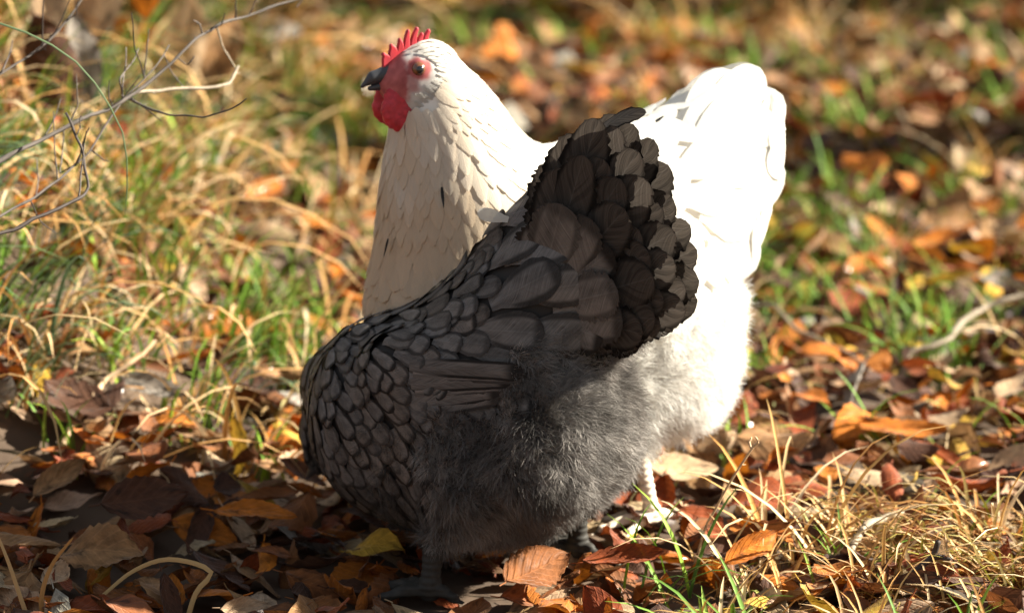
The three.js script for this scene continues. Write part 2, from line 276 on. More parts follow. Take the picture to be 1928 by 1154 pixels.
scatter('dry_grass', 'dry straw coloured grass arching over the ground', straws, 3600, (x, z) => shadeBare(x, z) * henGap(x, z) * (0.05 + 0.40 * sPatch(x, z) + 0.10 * leftGrass(x, z) + 0.28 * brDry(x, z)), [-1.7, 1.7, 0.4, -3.6], [0.55, 1.1]);
scatter('low_grass', 'low mixed green and straw grass between the leaves', mixes, 6000, (x, z) => (0.25 + 0.75 * shadeBare(x, z)) * henGap(x, z) * 0.30 * (1 - 0.7 * leftGrass(x, z)), [-1.7, 1.7, 0.4, -3.6], [0.5, 1.2]);
{ // the thick dry clump at the lower right, blades arching the same way
  const geos = [0, 1, 2].map((k) => tuft(110 + k, 15, 0.13, 0.0023, 0.5, 2.5, [...STRAW, [0.40, 0.20, 0.07], [0.34, 0.17, 0.06], GREEN[3]], 0.05, 2.6));
  const top = new THREE.Group(); top.name = 'dry_grass_clump'; tag(top, 'thick clump of arching straw grass behind the dark forked twig', 'grass', null, 'stuff'); scene.add(top);
  const d = new THREE.Object3D();
  for (const g of geos) { const im = shadows(new THREE.InstancedMesh(g, grassMat, 14)); im.name = 'grass_blades'; im.userData.kind = 'stuff'; for (let k = 0; k < 14; k++) { const x = 0.40 + (R2() - 0.5) * 0.2, z = -0.06 + (R2() - 0.5) * 0.24; d.position.set(x, height(x, z), z); d.rotation.set(0, (R2() - 0.5) * 0.9, 0); d.scale.setScalar(0.42 + 0.38 * R2()); d.updateMatrix(); im.setMatrixAt(k, d.matrix); const b = 0.6 + 0.35 * R2(); im.setColorAt(k, lin(b, b * 0.93, b * 0.85)); } top.add(im); }
}

// ---------------------------------------------------------------- twigs
const barkTex = (r, g, b) => tex(64, 256, (u, v) => { const n = fbm(u * 8, v * 40, 2), k = 0.5 + n + 0.5 * (fbm(u * 3, v * 6, 7) - 0.5); return [r * k, g * k, b * k]; }, true, true);
const bark = { grey: new THREE.MeshStandardMaterial({ map: barkTex(0.10, 0.083, 0.072), roughness: 0.75 }), dark: new THREE.MeshStandardMaterial({ map: barkTex(0.045, 0.033, 0.028), roughness: 0.75 }), pale: new THREE.MeshStandardMaterial({ map: barkTex(0.25, 0.20, 0.14), roughness: 0.7 }), straw: new THREE.MeshStandardMaterial({ map: barkTex(0.5, 0.34, 0.2), roughness: 0.7 }) };
function twigGeo(pts, r0, r1, seed, knots = 0.35) {
  const R = rng(seed), c = new THREE.CatmullRomCurve3(pts.flatMap((p, k) => { const q = V(...p), j = k && k < pts.length - 1 ? r0 * 1.1 : 0, o = [q.clone().add(V(R() - 0.5, R() - 0.5, R() - 0.5).multiplyScalar(Math.min(j, 0.0025)))]; if (k < pts.length - 1) o.push(q.clone().lerp(V(...pts[k + 1]), 0.35 + 0.3 * R()).add(V(R() - 0.5, R() - 0.5, R() - 0.5).multiplyScalar(Math.min(r0, 0.002) * 1.6))); return o; }), false, 'catmullrom', 0.2), n = Math.max(10, pts.length * 5), rad = 7, acc = new Acc();
  const fr = c.computeFrenetFrames(n, false);
  for (let k = 0; k <= n; k++) { const t = k / n, p = c.getPointAt(t), knot = R() < 0.16 ? 1 + knots * R() : 1, r = lerp(r0, r1, t) * knot * (0.93 + 0.14 * R()); for (let q = 0; q <= rad; q++) { const a = q / rad * 6.2832; acc.vert(p.clone().addScaledVector(fr.normals[k], Math.cos(a) * r).addScaledVector(fr.binormals[k], Math.sin(a) * r), q / rad, t * 2, WHITE); } }
  for (let k = 0; k < n; k++) for (let q = 0; q < rad; q++) { const a = k * (rad + 1) + q, b = a + rad + 1; acc.i.push(a, a + 1, b, a + 1, b + 1, b); }
  for (let k = 2; k < n - 1; k++) if (R() < 0.22) { const t = k / n, r = lerp(r0, r1, t), p = c.getPointAt(t), an = R() * 6.2832, o = V().copy(fr.normals[k]).multiplyScalar(Math.cos(an)).addScaledVector(fr.binormals[k], Math.sin(an)), f = c.getTangentAt(t), L = 0.0016 + 0.003 * R(), q0 = acc.p.length / 3; for (let q = 0; q < 4; q++) { const a = q * 1.5708; acc.vert(p.clone().addScaledVector(f, Math.cos(a) * r * 0.8).addScaledVector(V().crossVectors(f, o), Math.sin(a) * r * 0.7).addScaledVector(o, r * 0.6), 0.5, t, WHITE); } const tp = acc.vert(p.clone().addScaledVector(o, r + L).addScaledVector(f, L * 0.8), 0.5, t, WHITE); for (let q = 0; q < 4; q++) acc.i.push(q0 + q, q0 + (q + 1) % 4, tp); }
  const tip = acc.vert(c.getPointAt(1).addScaledVector(c.getTangentAt(1), r1), 0.5, 1, WHITE), e = n * (rad + 1); for (let q = 0; q < rad; q++) acc.i.push(e + q, e + q + 1, tip);
  return acc.geo();
}
{
  const shrub = new THREE.Group(); shrub.name = 'bare_shrub'; tag(shrub, 'bare grey shrub branches with fine side twigs over the grassy bank', 'shrub'); scene.add(shrub);
  const B1 = [[-0.56, 0.20, -0.12], [-0.50, 0.31, -0.11], [-0.465, 0.34, -0.12], [-0.44, 0.348, -0.14], [-0.414, 0.359, -0.16], [-0.384, 0.371, -0.18], [-0.354, 0.381, -0.2], [-0.328, 0.393, -0.22], [-0.301, 0.413, -0.24], [-0.279, 0.433, -0.26], [-0.257, 0.443, -0.28], [-0.23, 0.448, -0.3], [-0.193, 0.457, -0.32], [-0.155, 0.471, -0.34]];
  const B3 = [[-0.56, 0.18, -0.11], [-0.50, 0.27, -0.10], [-0.463, 0.294, -0.1], [-0.439, 0.305, -0.12], [-0.413, 0.314, -0.14], [-0.392, 0.328, -0.16], [-0.371, 0.345, -0.18], [-0.354, 0.369, -0.2], [-0.337, 0.389, -0.22], [-0.315, 0.411, -0.24], [-0.304, 0.426, -0.26]];
  const B6 = [[-0.56, 0.22, -0.14], [-0.52, 0.36, -0.18], [-0.473, 0.402, -0.2], [-0.448, 0.409, -0.22], [-0.422, 0.422, -0.24], [-0.406, 0.433, -0.26], [-0.383, 0.463, -0.28], [-0.373, 0.483, -0.3]];
  const main = [];
  for (const [pts, r0, r1, m] of [[B1, 0.0026, 0.0009, 'grey'], [B3, 0.0018, 0.0006, 'grey'], [B6, 0.0018, 0.0007, 'grey']]) { main.push(...pts.map((p) => V(...p))); part('branch', twigGeo(pts, r0, r1, 300 + main.length), bark[m], shrub); }
  part('stem', twigGeo([[-0.57, 0.0, -0.14], [-0.565, 0.1, -0.13], [-0.56, 0.20, -0.12], [-0.558, 0.23, -0.13]], 0.0055, 0.003, 299), bark.grey, shrub);
  const curve = new THREE.CatmullRomCurve3(B1.map((p) => V(...p))), curve3 = new THREE.CatmullRomCurve3(B3.map((p) => V(...p))), curve6 = new THREE.CatmullRomCurve3(B6.map((p) => V(...p)));
  const dense = [curve, curve3, curve6].flatMap((c) => c.getPoints(120));
  const twigs = [
    [[[-0.329, 0.392, -0.22], [-0.311, 0.39, -0.236], [-0.289, 0.389, -0.252], [-0.266, 0.386, -0.268], [-0.253, 0.387, -0.284], [-0.246, 0.399, -0.3]], 0.0018, 0.0014, 'pale'],
    [[[-0.339, 0.385, -0.22], [-0.316, 0.382, -0.196], [-0.296, 0.382, -0.172], [-0.266, 0.385, -0.148], [-0.241, 0.397, -0.124], [-0.225, 0.411, -0.1]], 0.0010, 0.0006, 'grey'],
    [[[-0.267, 0.436, -0.28], [-0.258, 0.417, -0.29], [-0.247, 0.394, -0.3]], 0.0010, 0.0008, 'pale'],
    [[[-0.34, 0.402, -0.2], [-0.339, 0.415, -0.22], [-0.34, 0.428, -0.24]], 0.0008, 0.0005, 'grey'], [[[-0.342, 0.407, -0.2], [-0.334, 0.417, -0.22], [-0.329, 0.427, -0.24]], 0.0009, 0.0005, 'grey'],
    [[[-0.397, 0.324, -0.2], [-0.396, 0.341, -0.22], [-0.397, 0.358, -0.24]], 0.0008, 0.0005, 'grey'], [[[-0.41, 0.355, -0.2], [-0.403, 0.368, -0.22], [-0.399, 0.382, -0.24]], 0.0008, 0.0005, 'dark'],
    [[[-0.419, 0.3, -0.2], [-0.419, 0.313, -0.22], [-0.422, 0.327, -0.24]], 0.0008, 0.0005, 'grey'], [[[-0.445, 0.414, -0.2], [-0.441, 0.424, -0.22], [-0.44, 0.434, -0.24]], 0.0009, 0.0006, 'dark'],
    [[[-0.274, 0.442, -0.26], [-0.276, 0.447, -0.25], [-0.28, 0.452, -0.24]], 0.0008, 0.0005, 'grey'], [[[-0.25, 0.448, -0.29], [-0.246, 0.457, -0.28], [-0.245, 0.466, -0.27]], 0.0008, 0.0005, 'grey'],
    [[[-0.236, 0.449, -0.3], [-0.23, 0.459, -0.29], [-0.222, 0.468, -0.28]], 0.0010, 0.0006, 'pale'], [[[-0.293, 0.415, -0.245], [-0.287, 0.412, -0.24], [-0.28, 0.420, -0.24]], 0.0008, 0.0005, 'grey']];
  twigs.forEach(([pts, r0, r1, m], k) => { let best = null, bd = 9; for (const q of dense) { const dd = q.distanceTo(V(...pts[0])); if (dd < bd) { bd = dd; best = q; } } part('twig', twigGeo([best.toArray(), ...pts.slice(bd < 0.01 ? 1 : 0)], r0, r1, 330 + k), bark[m], shrub); });
  { const Rt = rng(66); for (let k = 0; k < 26; k++) { const b = dense[Math.floor(dense.length * (0.12 + 0.86 * Rt()))], L = 0.02 + 0.05 * Rt(), a = 0.4 + 1.9 * Rt(), zz = (Rt() - 0.5) * 1.2, d = V(Math.cos(a), Math.sin(a) * (Rt() < 0.8 ? 1 : -0.7), zz).normalize(), m = b.clone().addScaledVector(d, L * 0.5).add(V((Rt() - 0.5) * 0.008, (Rt() - 0.5) * 0.008, 0)), e = b.clone().addScaledVector(d, L).add(V(0, 0.006 * Rt(), 0)); part('twig', twigGeo([b.toArray(), m.toArray(), e.toArray()], 0.0007, 0.0004, 600 + k), Rt() < 0.5 ? bark.grey : bark.dark, shrub); } }
  const single = (name, label, pts, r0, r1, m, extra = []) => { const g = new THREE.Group(); g.name = numbered(name); tag(g, label, 'twig'); scene.add(g); part('stem', twigGeo(pts, r0, r1, 400 + Math.round(pts[0][0] * 1000)), bark[m], g); for (const [p, a, b, mm] of extra) part('side_twig', twigGeo(p, a, b, 500 + Math.round(p[0][0] * 1000)), bark[mm ?? m], g); };
  single('twig', 'dark twig bent upward in a hook below the shrub branches', [[-0.56, 0.16, 0.0], [-0.50, 0.27, -0.01], [-0.452, 0.3, -0.02], [-0.427, 0.309, -0.036], [-0.402, 0.318, -0.051], [-0.382, 0.325, -0.067], [-0.365, 0.33, -0.082], [-0.36, 0.336, -0.098], [-0.364, 0.351, -0.113], [-0.37, 0.364, -0.129], [-0.378, 0.376, -0.144], [-0.385, 0.386, -0.16]], 0.0024, 0.0010, 'dark', [[[[-0.367, 0.329, -0.082], [-0.366, 0.345, -0.09], [-0.363, 0.372, -0.1]], 0.0009, 0.0005, 'grey'], [[[-0.374, 0.370, -0.137], [-0.371, 0.378, -0.14], [-0.370, 0.388, -0.14]], 0.0006, 0.0004, 'grey']]);
  single('twig', 'long pale crooked twig lying on the litter at the picture\'s right edge', [[0.66, 0.07, -0.73], [0.558, 0.08, -0.708], [0.526, 0.075, -0.718], [0.488, 0.065, -0.709], [0.461, 0.058, -0.684], [0.442, 0.05, -0.641], [0.42, 0.045, -0.629], [0.401, 0.04, -0.625], [0.392, 0.02, -0.612]], 0.0038, 0.0028, 'pale');
  single('twig', 'grey wavy twig on the litter behind the white hen\'s rear', [[0.20, 0.02, -0.84], [0.256, 0.035, -0.827], [0.277, 0.04, -0.805], [0.294, 0.035, -0.732], [0.323, 0.035, -0.681], [0.351, 0.03, -0.631], [0.368, 0.02, -0.583]], 0.0024, 0.0018, 'pale');
  single('twig', 'pale curved twig arching out of the grass in front of the dry clump', [[0.287, 0.0, -0.005], [0.288, 0.018, -0.015], [0.29, 0.034, -0.033], [0.301, 0.044, -0.053], [0.32, 0.044, -0.082], [0.343, 0.035, -0.127]], 0.0040, 0.0026, 'pale');
  single('twig', 'dark forked twig poking up in front of the dry grass clump', [[0.285, 0.006, 0.015], [0.311, 0.022, 0.04], [0.335, 0.034, 0.035], [0.351, 0.047, 0.031], [0.356, 0.062, 0.034]], 0.0028, 0.0026, 'dark', [[[[0.351, 0.046, 0.031], [0.358, 0.050, 0.035], [0.366, 0.049, 0.04]], 0.0022, 0.0014]]);
  single('twig', 'thin upright stalk with a frayed top below the white hen\'s tail', [[0.152, 0.0, -0.043], [0.166, 0.05, -0.045], [0.181, 0.08, -0.041], [0.205, 0.125, -0.033]], 0.0012, 0.0010, 'straw', [[[[0.204, 0.123, -0.033], [0.208, 0.129, -0.031], [0.206, 0.134, -0.03]], 0.0012, 0.0007], [[[0.204, 0.122, -0.033], [0.201, 0.128, -0.036], [0.203, 0.131, -0.038]], 0.0012, 0.0007]]);
  single('twig', 'dark stub of a twig with pale cut ends left of the upright leaf', [[-0.296, 0.03, -0.405], [-0.287, 0.043, -0.411], [-0.27, 0.060, -0.419], [-0.253, 0.078, -0.436]], 0.0034, 0.0026, 'dark');
  single('twig', 'brown forked twig leaning out of the grass at the edge of the shade', [[-0.415, 0.04, -0.28], [-0.407, 0.06, -0.293], [-0.378, 0.092, -0.345], [-0.354, 0.108, -0.36], [-0.335, 0.122, -0.375]], 0.0030, 0.0018, 'straw', [[[[-0.375, 0.088, -0.354], [-0.368, 0.102, -0.36], [-0.352, 0.12, -0.36]], 0.0016, 0.0009], [[[-0.392, 0.076, -0.35], [-0.384, 0.06, -0.345], [-0.378, 0.035, -0.34]], 0.0014, 0.001]]);
  // trees outside the picture whose trunks shade strips of the ground behind the hens
  const tree = (label, x, z, r, hgt, seed) => { const Rt = rng(seed), g = new THREE.Group(); g.name = numbered('bare_tree'); tag(g, label, 'tree', 'trees beyond the picture'); g.position.set(x, -0.05, z); scene.add(g); const top = [(Rt() - 0.5) * 0.5, hgt, (Rt() - 0.5) * 0.3]; part('trunk', twigGeo([[0, 0, 0], [0.02, hgt * 0.3, 0.02], [-0.03, hgt * 0.6, -0.02], top], r, r * 0.35, seed, 0.1), bark.grey, g); for (let k = 0; k < 9; k++) { const y = hgt * (0.45 + 0.5 * k / 9), a = Rt() * 6.28, L = 0.9 + 1.1 * Rt(); part('limb', twigGeo([[0, y, 0], [Math.cos(a) * L * 0.4, y + L * 0.35, Math.sin(a) * L * 0.4], [Math.cos(a + 0.3) * L * 0.8, y + L * 0.6, Math.sin(a + 0.3) * L * 0.8], [Math.cos(a + 0.2) * L * 1.2, y + L, Math.sin(a + 0.2) * L * 1.2]], r * 0.3, r * 0.08, seed + 20 + k, 0.2), bark.grey, g); } };
  tree('bare tree standing out of view on the sunny side of the ground behind the hens', 4.2, -2.05, 0.19, 7, 801);
  tree('second bare tree out of view farther back on the sunny side', 5.4, -3.15, 0.16, 8, 851);
  // long single blades
  const blade = (label, pts, w, c) => { const cv = new THREE.CatmullRomCurve3(pts.map((p) => V(...p))), acc = new Acc(), n = 24; for (let k = 0; k <= n; k++) { const t = k / n, p = cv.getPointAt(t), tg = cv.getTangentAt(t), sd = V().crossVectors(tg, V(0.3, 0.4, 1)).normalize(), ww = w * (k === n ? 0.1 : 1 - 0.6 * t * t), nn = V().crossVectors(sd, tg); acc.vert(p.clone().addScaledVector(sd, -ww), 0, t, c); acc.vert(p.clone().addScaledVector(nn, ww * 0.4), 0.5, t, c); acc.vert(p.clone().addScaledVector(sd, ww), 1, t, c); if (k < n) { const a = k * 3; acc.i.push(a, a + 3, a + 1, a + 1, a + 3, a + 4, a + 1, a + 4, a + 2, a + 2, a + 4, a + 5); } } const m = shadows(new THREE.Mesh(acc.geo(), grassMat)); m.name = numbered('grass_blade'); tag(m, label, 'grass blade'); scene.add(m); };
  blade('long green grass blade arching across the shrub branches', [[-0.60, 0.20, -0.10], [-0.54, 0.43, -0.1], [-0.448, 0.477, -0.1], [-0.395, 0.461, -0.1], [-0.364, 0.439, -0.1], [-0.343, 0.409, -0.1], [-0.33, 0.381, -0.1], [-0.327, 0.349, -0.1], [-0.330, 0.31, -0.1]], 0.0013, [0.14, 0.2, 0.1]);
  blade('dry straw blade looping over the leaves at the bottom of the picture', [[-0.27, 0.005, 0.07], [-0.262, 0.028, 0.062], [-0.25, 0.042, 0.055], [-0.285, 0.052, 0.05], [-0.315, 0.042, 0.05], [-0.345, 0.020, 0.06], [-0.37, 0.006, 0.07]], 0.0022, [0.5, 0.34, 0.15]);
  blade('brown dry blade standing at the lower left with its tip bent over', [[-0.385, 0.0, 0.09], [-0.388, 0.03, 0.085], [-0.38, 0.055, 0.075], [-0.362, 0.078, 0.07]], 0.0022, [0.42, 0.22, 0.07]);
  blade('straw blade standing at the lower left corner leaning outward', [[-0.395, 0.0, 0.09], [-0.405, 0.03, 0.085], [-0.415, 0.06, 0.08], [-0.428, 0.09, 0.07]], 0.0020, [0.5, 0.33, 0.15]);
}

// ---------------------------------------------------------------- hens
// In a hen's own axes x runs towards the tail, y up, z to the hen's left. A body is a field of tapered capsules joined smoothly.
const smin = (a, b, k) => { const h = Math.max(k - Math.abs(a - b), 0) / k; return Math.min(a, b) - h * h * k * 0.25; };
function cone(p, q) { // [x,y,z,ax,ay,az,ra,bx,by,bz,rb,sz]
  const sz = q.sz, px = p.x, py = p.y, pz = q.cz + (p.z - q.cz) / sz;
  const bx = q.b[0] - q.a[0], by = q.b[1] - q.a[1], bz = q.b[2] - q.a[2], dx = px - q.a[0], dy = py - q.a[1], dz = pz - q.a[2], L = bx * bx + by * by + bz * bz;
  const t = L > 1e-9 ? clamp((dx * bx + dy * by + dz * bz) / L, 0, 1) : 0;
  const d = Math.hypot(dx - bx * t, dy - by * t, dz - bz * t) - lerp(q.ra, q.rb, t);
  return d * (sz < 1 ? lerp(sz, 1, 0.35) : 1);
}
const C = (a, ra, b = a, rb = ra, sz = 1, k = 0.03) => ({ a, b, ra, rb, sz, k, cz: (a[2] + b[2]) / 2 });
function field(prims) { return (p) => { let d = 1e3; for (const q of prims) d = d > 1e2 ? cone(p, q) : smin(d, cone(p, q), q.k); return d; }; }
const _g = V(), _q = V();
function grad(S, p, out = V(), e = 0.0012) {
  let x = 0, y = 0, z = 0, d; const K = [[1, -1, -1], [-1, -1, 1], [-1, 1, -1], [1, 1, 1]];
  for (const k of K) { _q.set(p.x + k[0] * e, p.y + k[1] * e, p.z + k[2] * e); d = S(_q); x += k[0] * d; y += k[1] * d; z += k[2] * d; }
  return out.set(x, y, z).normalize();
}
function surfaceNet(S, lo, hi, cell) {
  const n = [0, 1, 2].map((k) => Math.ceil((hi[k] - lo[k]) / cell) + 1), F = new Float32Array(n[0] * n[1] * n[2]), p = V(), id = (i, j, k) => (k * n[1] + j) * n[0] + i;
  for (let k = 0; k < n[2]; k++) for (let j = 0; j < n[1]; j++) for (let i = 0; i < n[0]; i++) F[id(i, j, k)] = S(p.set(lo[0] + i * cell, lo[1] + j * cell, lo[2] + k * cell));
  const at = new Int32Array(F.length).fill(-1), pos = [], nor = [], idx = [], g = V();
  const E = []; for (let a = 0; a < 8; a++) for (const b of [1, 2, 4]) if (!(a & b)) E.push([a, a | b]);
  for (let k = 0; k < n[2] - 1; k++) for (let j = 0; j < n[1] - 1; j++) for (let i = 0; i < n[0] - 1; i++) {
    let m = 0; const v = []; for (let c = 0; c < 8; c++) { const f = F[id(i + (c & 1), j + ((c >> 1) & 1), k + (c >> 2))]; v.push(f); if (f < 0) m |= 1 << c; }
    if (m === 0 || m === 255) continue;
    let x = 0, y = 0, z = 0, q = 0;
    for (const [a, b] of E) if ((v[a] < 0) !== (v[b] < 0)) { const t = v[a] / (v[a] - v[b]); x += lerp(a & 1, b & 1, t); y += lerp((a >> 1) & 1, (b >> 1) & 1, t); z += lerp(a >> 2, b >> 2, t); q++; }
    p.set(lo[0] + (i + x / q) * cell, lo[1] + (j + y / q) * cell, lo[2] + (k + z / q) * cell);
    grad(S, p, g); p.addScaledVector(g, -S(p) * 0.8); at[id(i, j, k)] = pos.length / 3; pos.push(p.x, p.y, p.z); nor.push(g.x, g.y, g.z);
  }
  const quad = (a, b, c, d, flip) => { if (a < 0 || b < 0 || c < 0 || d < 0) return; flip ? idx.push(a, c, b, a, d, c) : idx.push(a, b, c, a, c, d); };
  for (let k = 1; k < n[2] - 1; k++) for (let j = 1; j < n[1] - 1; j++) for (let i = 1; i < n[0] - 1; i++) {
    const f = F[id(i, j, k)] < 0;
    if (f !== F[id(i + 1, j, k)] < 0) quad(at[id(i, j - 1, k - 1)], at[id(i, j, k - 1)], at[id(i, j, k)], at[id(i, j - 1, k)], !f);
    if (f !== F[id(i, j + 1, k)] < 0) quad(at[id(i - 1, j, k - 1)], at[id(i - 1, j, k)], at[id(i, j, k)], at[id(i, j, k - 1)], !f);
    if (f !== F[id(i, j, k + 1)] < 0) quad(at[id(i - 1, j - 1, k)], at[id(i, j - 1, k)], at[id(i, j, k)], at[id(i - 1, j, k)], !f);
  }
  const geo = new THREE.BufferGeometry(); geo.setAttribute('position', new THREE.Float32BufferAttribute(pos, 3)); geo.setAttribute('normal', new THREE.Float32BufferAttribute(nor, 3)); geo.setIndex(idx); return geo;
}
function paint(geo, fn) { const p = geo.attributes.position, c = new Float32Array(p.count * 3), v = V(); for (let i = 0; i < p.count; i++) { const k = fn(v.fromBufferAttribute(p, i)); c.set(k, i * 3); } geo.setAttribute('color', new THREE.BufferAttribute(c, 3)); return geo; }
function flowOf(ctrl) { return (p) => { let x = 0, y = 0, w = 0; for (const [a, b, dx, dy] of ctrl) { const d = (p.x - a) ** 2 + (p.y - b) ** 2 + 0.0002, k = 1 / (d * d); x += dx * k; y += dy * k; w += k; } return V(x / w, y / w, 0); }; }
// one feather: a vane of nu x nv cells that follows the body and lifts towards its tip
const widths = { round: (t) => (t < 0.62 ? lerp(0.42, 1, ss(0, 0.62, t)) : Math.sqrt(Math.max(0, 1 - ((t - 0.62) / 0.38) ** 2))), broad: (t) => (t < 0.70 ? lerp(0.35, 1, ss(0, 0.6, t)) : Math.sqrt(Math.max(0, 1 - ((t - 0.70) / 0.30) ** 2))), point: (t) => lerp(0.5, 1, ss(0, 0.35, t)) * Math.pow(Math.max(0, 1 - t), 0.55) * 1.2, long: (t) => (t < 0.9 ? lerp(0.6, 1, ss(0, 0.3, t)) : Math.sqrt(Math.max(0, 1 - ((t - 0.9) / 0.1) ** 2))) };
function vane(acc, S, p0, dir, o, R) {
  const nu = o.nu ?? 9, nv = o.nv ?? 6, first = acc.p.length / 3, P = p0.clone(), d = dir.clone(), n = V(), N = V(), side = V(), g = V(), wf = widths[o.shape ?? 'round'];
  let tl = 0; grad(S, P, N); if (o.normal) N.copy(o.normal);
  const jit = o.fray ?? 0.05, tintA = o.tint ?? WHITE;
  for (let i = 0; i <= nu; i++) {
    const t = 1 - Math.pow(1 - i / nu, 1.5), conf = o.free ? Math.max(0, 1 - ss(o.free[0], o.free[1], t)) : 1;
    const step = o.len * (t - tl); tl = t;
    if (o.bend) d.addScaledVector(o.bend, (t - 0) * step / o.len).normalize();
    if (conf > 0) { grad(S, P, n); N.lerp(n, conf * 0.8).normalize(); d.addScaledVector(N, -d.dot(N) * conf).normalize(); }
    P.addScaledVector(d, step);
    const h = lerp(o.h0 ?? -0.001, o.h1 ?? 0.006, t);
    if (conf > 0) P.addScaledVector(N, (h - S(P)) * conf);
    side.crossVectors(N, d).normalize(); const w = Math.max(o.wid * wf(t), 0.0002);
    for (let j = 0; j <= nv; j++) {
      const s = j / nv * 2 - 1, e = Math.abs(s) > 0.99 ? 1 + (R() - 0.5) * 2 * jit - (o.split && t > 0.35 && R() < o.split ? 0.22 : 0) : 1, Q = P.clone().addScaledVector(side, s * w * e);
      if (i === nu) Q.addScaledVector(d, (R() - 0.5) * jit * o.wid);
      Q.addScaledVector(N, -(o.camber ?? 0.06) * w * s * s);
      if (conf > 0.02) { const hs = h - (o.edge ?? 0.05) * s * s * w; Q.addScaledVector(N, (hs - S(Q)) * 0.75 * conf); }
      acc.vert(Q, t, j / nv, tintA);
    }
  }
  for (let i = 0; i < nu; i++) for (let j = 0; j < nv; j++) { const a = first + i * (nv + 1) + j; acc.i.push(a, a + nv + 1, a + 1, a + 1, a + nv + 1, a + nv + 2); }
}
// points spread over a body, each keeping its distance from the rest
function spread(geo, S, count, radius, R, keep) {
  const p = geo.attributes.position, idx = geo.index.array, cum = []; let tot = 0; const a = V(), b = V(), c = V();
  for (let i = 0; i < idx.length; i += 3) { a.fromBufferAttribute(p, idx[i]); b.fromBufferAttribute(p, idx[i + 1]).sub(a); c.fromBufferAttribute(p, idx[i + 2]).sub(a); tot += b.cross(c).length(); cum.push(tot); }
  const out = [], cell = 0.03, grid = new Map(), key = (v) => Math.floor(v.x / cell) + ',' + Math.floor(v.y / cell) + ',' + Math.floor(v.z / cell);
  for (let k = 0; k < count; k++) {
    let r = R() * tot, lo = 0, hi = cum.length - 1; while (lo < hi) { const m = (lo + hi) >> 1; cum[m] < r ? lo = m + 1 : hi = m; }
    let u = R(), v = R(); if (u + v > 1) { u = 1 - u; v = 1 - v; }
    const q = V().fromBufferAttribute(p, idx[lo * 3]); b.fromBufferAttribute(p, idx[lo * 3 + 1]); c.fromBufferAttribute(p, idx[lo * 3 + 2]); q.set(q.x + (b.x - q.x) * u + (c.x - q.x) * v, q.y + (b.y - q.y) * u + (c.y - q.y) * v, q.z + (b.z - q.z) * u + (c.z - q.z) * v);
    if (!keep(q)) continue;
    const rad = radius(q); let ok = true; const bx = Math.floor(q.x / cell), by = Math.floor(q.y / cell), bz = Math.floor(q.z / cell);
    for (let i = -1; ok && i <= 1; i++) for (let j = -1; ok && j <= 1; j++) for (let m = -1; ok && m <= 1; m++) for (const o of grid.get((bx + i) + ',' + (by + j) + ',' + (bz + m)) ?? []) if (o.distanceTo(q) < rad) { ok = false; break; }
    if (!ok) continue;
    const kk = key(q); if (!grid.has(kk)) grid.set(kk, []); grid.get(kk).push(q); out.push(q);
  }
  return out;
}
// a downy plume: fine barbs fanning out from a short quill, along +x, lifting along +y
function plume(seed, n, len, wid) {
  const R = rng(seed), acc = new Acc();
  for (let k = 0; k < n; k++) {
    const t0 = R(), an = (R() - 0.5) * 2.2, up = 0.15 + 0.8 * R(), L = len * (0.5 + 0.6 * R()); let p = V(t0 * len * 0.45, 0, (R() - 0.5) * len * 0.15); let d = V(Math.cos(an), up, Math.sin(an) * 0.9).normalize(); const bend = V((R() - 0.2) * 0.9, -0.9 * R() + 0.1, (R() - 0.5) * 1.6), first = acc.p.length / 3, tw = R() * 6.28;
    for (let s = 0; s <= 4; s++) { const w = wid * (1 - 0.8 * s / 4), sd = V().crossVectors(d, V(Math.sin(tw), Math.cos(tw), 0.5)).normalize(), b = 0.9 + 0.2 * hash(k, seed); acc.vert(p.clone().addScaledVector(sd, -w), 0, s / 4, [b, b, b]); acc.vert(p.clone().addScaledVector(sd, w), 1, s / 4, [b, b, b]); if (s < 4) { const a = first + s * 2; acc.i.push(a, a + 1, a + 2, a + 1, a + 3, a + 2); } p.addScaledVector(d, L / 4); d.addScaledVector(bend, 0.25).normalize(); }
  }
  return acc.geo();
}
function fluff(name, parent, geo, S, flow, R, count, radius, keep, mat, tone, sizes, lift) {
  const pts = spread(geo, S, count, radius, R, keep), plumes = [0, 1, 2, 3].map((k) => plume(700 + k, 46, 0.016, 0.00020)), per = plumes.map(() => []);
  for (const q of pts) { const n = grad(S, q), d = flow(q); for (const k of ['x', 'y', 'z']) d[k] += (R() - 0.5) * 0.5 + 3.2 * (fbm(q.x * 38 + (k === 'x' ? 3 : k === 'y' ? 17 : 31), q.y * 38, q.z * 38, 2) - 0.5); d.addScaledVector(n, -d.dot(n)).normalize(); d.multiplyScalar(Math.cos(lift)).addScaledVector(n, Math.sin(lift) * (0.3 + 1.6 * fbm(q.x * 55, q.y * 55, q.z * 55 + 9, 2) + 0.3 * R())).normalize(); const z = V().crossVectors(d, n).normalize(), y = V().crossVectors(z, d); const m = new THREE.Matrix4().makeBasis(d, y, z).scale(V(1, 1, 1).multiplyScalar(lerp(sizes[0], sizes[1], R()))); m.setPosition(q.clone().addScaledVector(n, -0.002)); per[Math.floor(R() * 4)].push([m, tone(q, R)]); }
  plumes.forEach((g, k) => { if (!per[k].length) return; const im = shadows(new THREE.InstancedMesh(g, mat, per[k].length)); im.name = name; im.userData.kind = 'stuff'; per[k].forEach(([m, c], i) => { im.setMatrixAt(i, m); im.setColorAt(i, lin(...c)); }); parent.add(im); });
}
